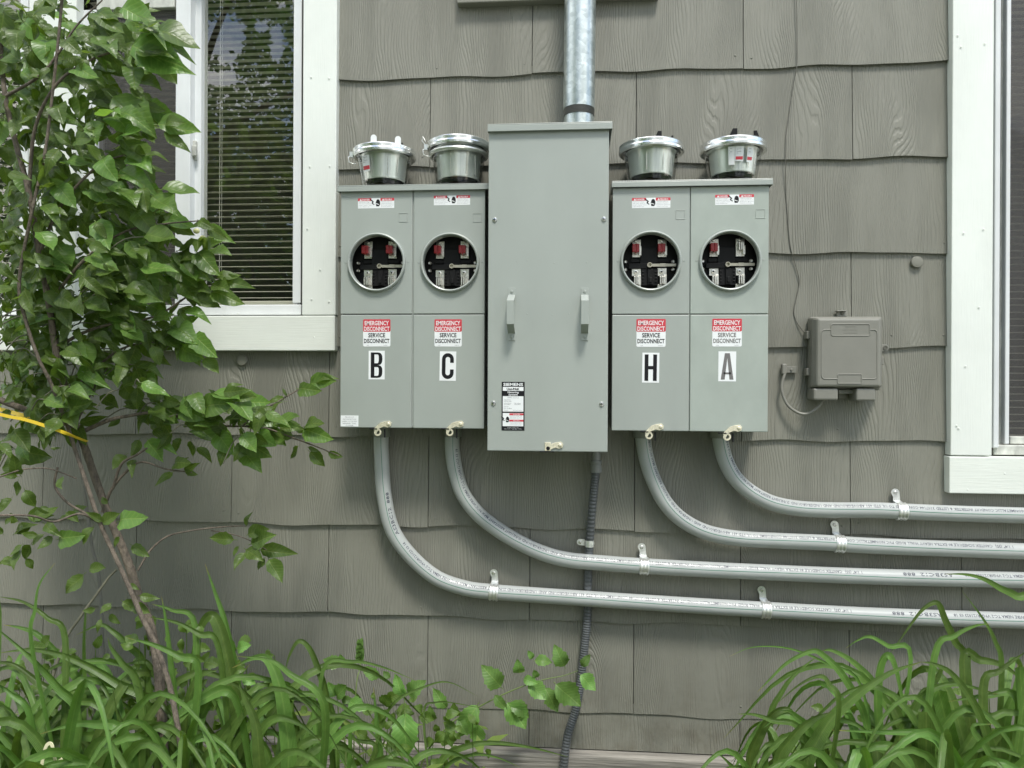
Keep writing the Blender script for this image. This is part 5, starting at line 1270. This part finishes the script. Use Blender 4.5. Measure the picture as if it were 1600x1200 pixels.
hero([(44,(880,970),(862,620),(880,440),(925,400),(965,500),(1000,700),(1012,865)),
 (60,(370,970),(440,810),(540,720),(640,680)),
 (56,(515,970),(570,820),(650,700),(770,590),(930,485),(1090,428)),
 (56,(235,970),(270,800),(345,690),(420,668),(472,725)),
 (38,(960,800),(870,570),(750,435),(640,372),(585,376)),
 (30,(815,760),(765,620),(680,480),(600,400),(540,374),(420,430),(325,520),(265,582)),
 (26,(330,760),(395,570),(480,470),(572,398)),
 (24,(670,660),(625,545),(580,500),(480,540),(355,645)),
 (26,(490,790),(340,722),(250,692),(168,690)),
 (22,(1030,410),(920,350),(830,303),(765,322),(708,362)),
 (34,(1440,970),(1380,700),(1250,500),(1150,440),(1085,430)),
 (24,(1485,480),(1455,330),(1395,215),(1288,72)),
 (26,(1150,400),(1250,300),(1350,250),(1432,238)),
 (28,(1310,450),(1255,330),(1205,220),(1172,140),(1135,138),(1080,180),(1000,290),(925,395)),
 (62,(1105,970),(1112,680)),(62,(1265,970),(1172,572)),(56,(1530,970),(1508,748)),(50,(1595,910),(1580,455)),
 (22,(1140,960),(1200,860),(1282,808)),(46,(1370,960),(1485,755)),
 (42,(1390,570),(1480,470),(1620,370)),
 (52,(770,960),(740,720),(700,685)),
 (40,(1560,630),(1400,600),(1220,628)),
 (22,(170,1000),(120,930),(62,880)),
 (12,(790,560),(620,440),(430,363),(250,355),(126,402)),
 (50,(900,980),(960,820),(1050,680),(1180,480),(1150,440)),
 (48,(1060,980),(1020,760),(1090,600),(1250,540),(1500,600)),
 (46,(500,960),(560,780),(620,720),(760,740),(900,860)),
 (40,(1200,900),(1100,790),(900,780),(640,770)),
 (40,(1480,760),(1360,700),(1240,695)),
 (36,(1450,960),(1340,760),(1440,740)),
 (46,(1500,760),(1560,560),(1570,440)),
 (50,(1180,980),(1140,620),(1160,490)),
 (44,(800,960),(850,880),(930,855),(1000,950)),
 (40,(300,970),(330,850),(390,850)),
 (44,(1300,430),(1380,420),(1500,450),(1640,560)),
 (56,(1300,880),(1450,870),(1640,900)),
], 3.2, 1100, 900, RK, .48)
hero([(30,(1650,185),(1560,100),(1480,60),(1400,15),(1310,-8),(1200,-10))], 3.2, 1100, 900, ['R3'], .52)
# fillers: free arching leaves springing from each crown
def filler(k, n, hmin, hmax, spread=1.0, wmin=.007, wmax=.014):
    c = clumps[k]; bx, by = c.location.x, c.location.y
    for i in range(n):
        a = rng.uniform(0, 2*PI); out = Vector((math.cos(a), math.sin(a)*.8, 0)); L_ = rng.uniform(.45, .85)*spread
        h = rng.uniform(hmin, hmax)
        b0 = Vector((bx+rng.uniform(-.07, .07), by+rng.uniform(-.06, .06), 0))
        p = [b0, b0+out*L_*.15+Vector((0, 0, h*.6)), b0+out*L_*.38+Vector((0, 0, h*.97)), b0+out*L_*.62+Vector((0, 0, h*.93)), b0+out*L_*.85+Vector((0, 0, h*.62))]
        for q in p: q.y = min(q.y, -.05)
        blade(c, p, rng.uniform(wmin, wmax), per=4, roll=rng.uniform(-.6, .6))
for k, n, a_, b_, s_ in (('L0', 32, .38, .60, 1), ('L1', 32, .36, .60, .9), ('L2', 30, .36, .56, .9), ('L3', 24, .34, .50, .75), ('L4', 16, .26, .38, .6), ('R1', 30, .30, .46, .50), ('R2', 44, .36, .56, .66), ('R3', 40, .38, .60, .8)):
    filler(k, n, a_, b_, s_)

# ------------------------------------------------------------------ leafy sprigs by the wall foot
sp_v = [leaf_mesh('leaf', SPRIG, s, wid=w_, serr=.10, tipl=.02, n=12, droop=.12, fold=.14, stalk=.08) for s, w_ in ((11, .62), (12, .55), (13, .70))]
def sprig(name, label, stem, lv, d, par_d=None, r=.0022):
    p0 = P(*stem[0], d); t = thing(name, (p0.x, -d, 0), label, 'seedling')
    c6 = lambda q: (400+q[0]/2.667, 850+q[1]/2.667)
    pts = [Vector((p0.x-.03, -d-.02, 0))]+[P(*q, d) for q in stem]
    b = MB(); sp = spline(pts, 8); b.tube(sp, [r*(1.3-.9*i/len(sp)) for i in range(len(sp))], 7); b.build('stem', STEMG, t)
    for a in lv:
        q0, q1 = P(*c6(a[:2]), d), P(*c6(a[2:4]), d+rng.uniform(0, .03))
        place_leaf(sp_v[rng.randrange(3)], t, leaf_matrix(q0, q1, Vector((rng.uniform(-.3, .3), -1, rng.uniform(.2, .8)))))
    return t
sprig('elm_seedling', 'seedling with serrated leaves leaning right across the foot of the flexible conduit', [(660, 1190), (700, 1135), (730, 1115), (770, 1093), (810, 1075), (850, 1062), (880, 1056), (903, 1048)],
      [(1030,605,945,510),(990,625,1045,695),(1100,545,1090,490),(1155,485,1235,490),(1155,480,1135,447),(1130,575,1212,650),(1200,590,1262,705),(1240,575,1355,680),(1345,540,1418,612),(1290,520,1245,425),(1355,515,1390,462),(930,660,838,810),(800,690,735,605),(1040,650,1125,775),(1060,650,1140,725),(790,770,815,850),(920,740,920,850),(1110,560,1170,580),(1170,560,1160,530),(840,720,880,800),(700,740,690,700),(745,740,720,680)], .13)
sprig('broadleaf_seedling', 'seedling with one large pale hanging leaf and lighter tip leaves', [(590, 1190), (612, 1140), (630, 1105), (632, 1092)],
      [(615,640,575,545),(560,560,530,530),(625,635,700,572),(620,690,625,895),(650,620,690,600),(520,560,440,515),(625,630,610,595)], .30, r=.0026)
sprig('small_seedling', 'low seedling with small pale leaves beside the tall lily blade', [(540, 1190), (530, 1120), (525, 1075)],
      [(330,640,300,575),(335,640,372,590),(350,650,405,650),(380,650,455,690),(330,700,270,690),(360,500,280,480),(370,520,350,470),(230,700,310,740),(200,790,240,860),(200,790,180,880)], .34)
sprig('corner_seedling', 'small seedling with two pale leaves right of the tallest lily blade', [(395, 1190), (380, 1060), (368, 1020)],
      [(-90,450,-110,400),(-85,440,-30,420),(-60,560,-5,580),(-10,640,25,640),(30,780,0,700),(-70,520,-95,480)], .40)
# spiky stem
SPK = thing('budding_stem', tuple(P(562, 1190, .25)), 'upright stem with a tight spike of tiny leaves, left of the big pale leaf', 'seedling')
br('stem', [(548, 1400, .30), (555, 1100, .25), (563, 1040, .22), (562, 1002, .22)], .0018, .0012, STEMG, SPK)
for i in range(14):
    y = 1002+i*2.2; s = -1 if i % 2 else 1; q0 = P(562.5, y+5, .22); q1 = P(562.5+s*(3+i*.22), y-5, .225+.004*(i % 3))
    place_leaf(sp_v[0], SPK, leaf_matrix(q0, q1, Vector((0, -1, .3))))
# low weeds between the lilies
wd = MB()
for (ax, bx, ay, by, n, d0, d1) in ((430, 770, 1085, 1195, 60, .12, .35), (0, 430, 1010, 1195, 150, .15, .45), (1230, 1600, 1080, 1195, 60, .10, .30), (200, 330, 960, 1040, 22, .35, .5)):
    for i in range(n):
        x, y, d = rng.uniform(ax, bx), rng.uniform(ay, by), rng.uniform(d0, d1); a = rng.uniform(0, 2*PI); ln = rng.uniform(14, 30)
        q0, q1 = P(x, y, d), P(x+ln*math.cos(a), y+ln*.8*math.sin(a), d+rng.uniform(-.02, .03))
        me = sp_v[rng.randrange(3)]; M_ = leaf_matrix(q0, q1, Vector((rng.uniform(-.6, .6), -1, rng.uniform(.2, 1.2))))
        wd.add([M_ @ v.co for v in me.vertices], [tuple(p.vertices) for p in me.polygons], 0, True); wd.a += [(v.co.x, v.co.y, 0) for v in me.vertices]
        if i % 3 == 0: wd.tube([Vector((q0.x+rng.uniform(-.03, .03), q0.y, 0)), q0], .0012, 4, caps=False); wd.a += [(0.2, 0, 0)]*8
o = wd.build('weeds', LEAFD); o['kind'] = 'stuff'
# ground litter and low weeds that nobody could count
gc = MB()
for i in range(1500):
    x = rng.uniform(-2.6, 2.3); y = rng.uniform(-1.15, -.07); s = rng.uniform(.02, .05); a = rng.uniform(0, 6.28)
    z = rng.uniform(.01, .30 if (x < -.2 or x > .9) else .08)
    c_ = Vector((x, y, z)); u = Vector((math.cos(a), math.sin(a), rng.uniform(-.4, .6)))*s; v = Vector((-math.sin(a), math.cos(a), rng.uniform(-.3, .3)))*s*.35
    gc.add([c_-u, c_+v, c_+u, c_-v], [(0, 1, 2, 3)])
o = gc.build('ground_cover', LEAFD); o['kind'] = 'stuff'

# ------------------------------------------------------------------ trees behind the viewer (seen mirrored in glass and metal)
def tree(x, y, h, cw, n, label, lean=0.0, cb=.3, gaps=(), sz=(.05, .09)):
    t = thing('tree', (x, y, 0), label, 'tree', 'garden trees across the lawn'); rr = random.Random(int(x*10+y*100))
    b = MB(); b.tube(spline([(x, y, -.1), (x+.1, y, h*.3), (x+.15+lean, y, h*.6), (x+lean, y+.1, h*.92)], 5), [.17*(1-.052*i) for i in range(16)], 10)
    for i in range(9):
        a = rr.uniform(0, 6.28); z0_ = h*rr.uniform(cb, .75); e = Vector((x+math.cos(a)*cw*.75, y+math.sin(a)*cw*.75, z0_+h*.15))
        b.tube(spline([(x+.1, y, z0_), ((x+e.x)/2, (y+e.y)/2, z0_+h*.09), e], 4), [.06*(1-.09*i) for i in range(9)], 6)
    b.build('trunk', BARK, t)
    c = MB(); cl = []
    for i in range(int(n/45)):
        a = rr.uniform(0, 6.28); v = rr.random(); z = h*(cb+(1-cb)*v); w_ = cw*(math.sin(PI*min(1, .12+v*.88))**.6)*math.sqrt(rr.random()); cl.append(Vector((x+lean*v+math.cos(a)*w_, y+math.sin(a)*w_, z)))
    for q in cl:
        for j in range(45):
            p = q+Vector((rr.gauss(0, .30), rr.gauss(0, .30), rr.gauss(0, .2))); s = rr.uniform(*sz)
            # sky gaps between the limbs, along the line from the window
            gx, gz = p.x/(2.206-p.y), (p.z-1.25)/(2.206-p.y)
            if any(((gx-a_)/ra)**2+((gz-b_)/rb)**2 < 1+rr.gauss(0, .25) for a_, b_, ra, rb in gaps): continue
            u = Vector((rr.gauss(0, 1), rr.gauss(0, 1), rr.gauss(0, .6))).normalized()*s; v = u.cross(Vector((rr.gauss(0, 1), rr.gauss(0, 1), rr.gauss(0, 1)))).normalized()*s*.6
            c.add([p-u, p+v, p+u, p-v], [(0, 1, 2, 3)])
    c.build('crown', TREEL, t)
GP = ((-.495, .488, .036, .040), (-.500, .43, .032, .012), (-.418, .478, .013, .030), (-.44, .50, .012, .010), (-.505, .355, .03, .012), (-.505, .30, .022, .010))
tree(-6.1, -9.0, 8.6, 3.0, 44000, 'broad leafy tree mirrored in the left window pane', cb=.10, gaps=GP, sz=(.035, .07))
tree(-2.4, -12, 8.8, 2.4, 14000, 'leafy tree standing behind the broad one, to its right', cb=.10)
tree(-9.5, -15, 7.6, 3.4, 16000, 'lower leafy tree far behind the broad one', cb=.08)
tree(-14.5, -14, 8, 3.6, 10000, 'tall leafy tree at the far left across the lawn', cb=.10)
# pale house across the lawn, mirrored in the bright metal
PALEW = mat('pale_clapboard', (.78, .79, .77), .6, var=((1, 1, 6), .05)); ROOFM = mat('grey_roof', (.10, .10, .11), .85, var=((8, 8, 8), .3))
NH = thing('house', (4.6, -9.5, 0), 'pale neighbouring house across the lawn, mirrored in the meter covers', 'house')
b = MB(); b.box(.4, 8.8, -15.0, -9.5, 0, 3.5); b.prism([(.4, 3.5), (8.8, 3.5), (4.6, 5.9)], 9.52, 14.98); b.build('wall', PALEW, NH)
b = MB(); b.prism([(-.1, 3.25), (4.6, 5.94), (4.6, 6.10), (-.2, 3.36)], 9.2, 15.3); b.prism([(9.3, 3.25), (9.4, 3.36), (4.6, 6.10), (4.6, 5.94)], 9.2, 15.3); b.build('roof', ROOFM, NH)
for wx in (2.6, 7.2):
    b = MB(); b.box(wx-.6, wx+.6, -9.50, -9.44, 1.0, 2.4); f_ = b.build('window', VINYL, NH)
    b = MB(); b.box(wx-.5, wx+.5, -9.44, -9.43, 1.1, 2.3); b.build('pane', mat('dark_pane', (.03, .04, .05), .05), f_)
b = MB(); b.box(4.8, 5.8, -9.50, -9.44, 0, 2.1); b.build('door', mat('door_paint', (.12, .16, .2), .4), NH)
g = MB(); g.add([(-.6, -9.4, .004), (12, -9.4, .004), (12, -3.1, .004), (-.6, -3.1, .004)], [(0, 1, 2, 3)]); o = g.build('bounce_driveway', mat('concrete', (.42, .41, .38), .85, var=((3, 3, 3), .12, 8))); o['kind'] = 'structure'  # unseen pale paving, added to bounce light onto the wall and whiten reflections

for o in bpy.data.objects:
    if '_o' in o: del o['_o']
    for k in ('bx', 'd'):
        if k in o: del o[k]
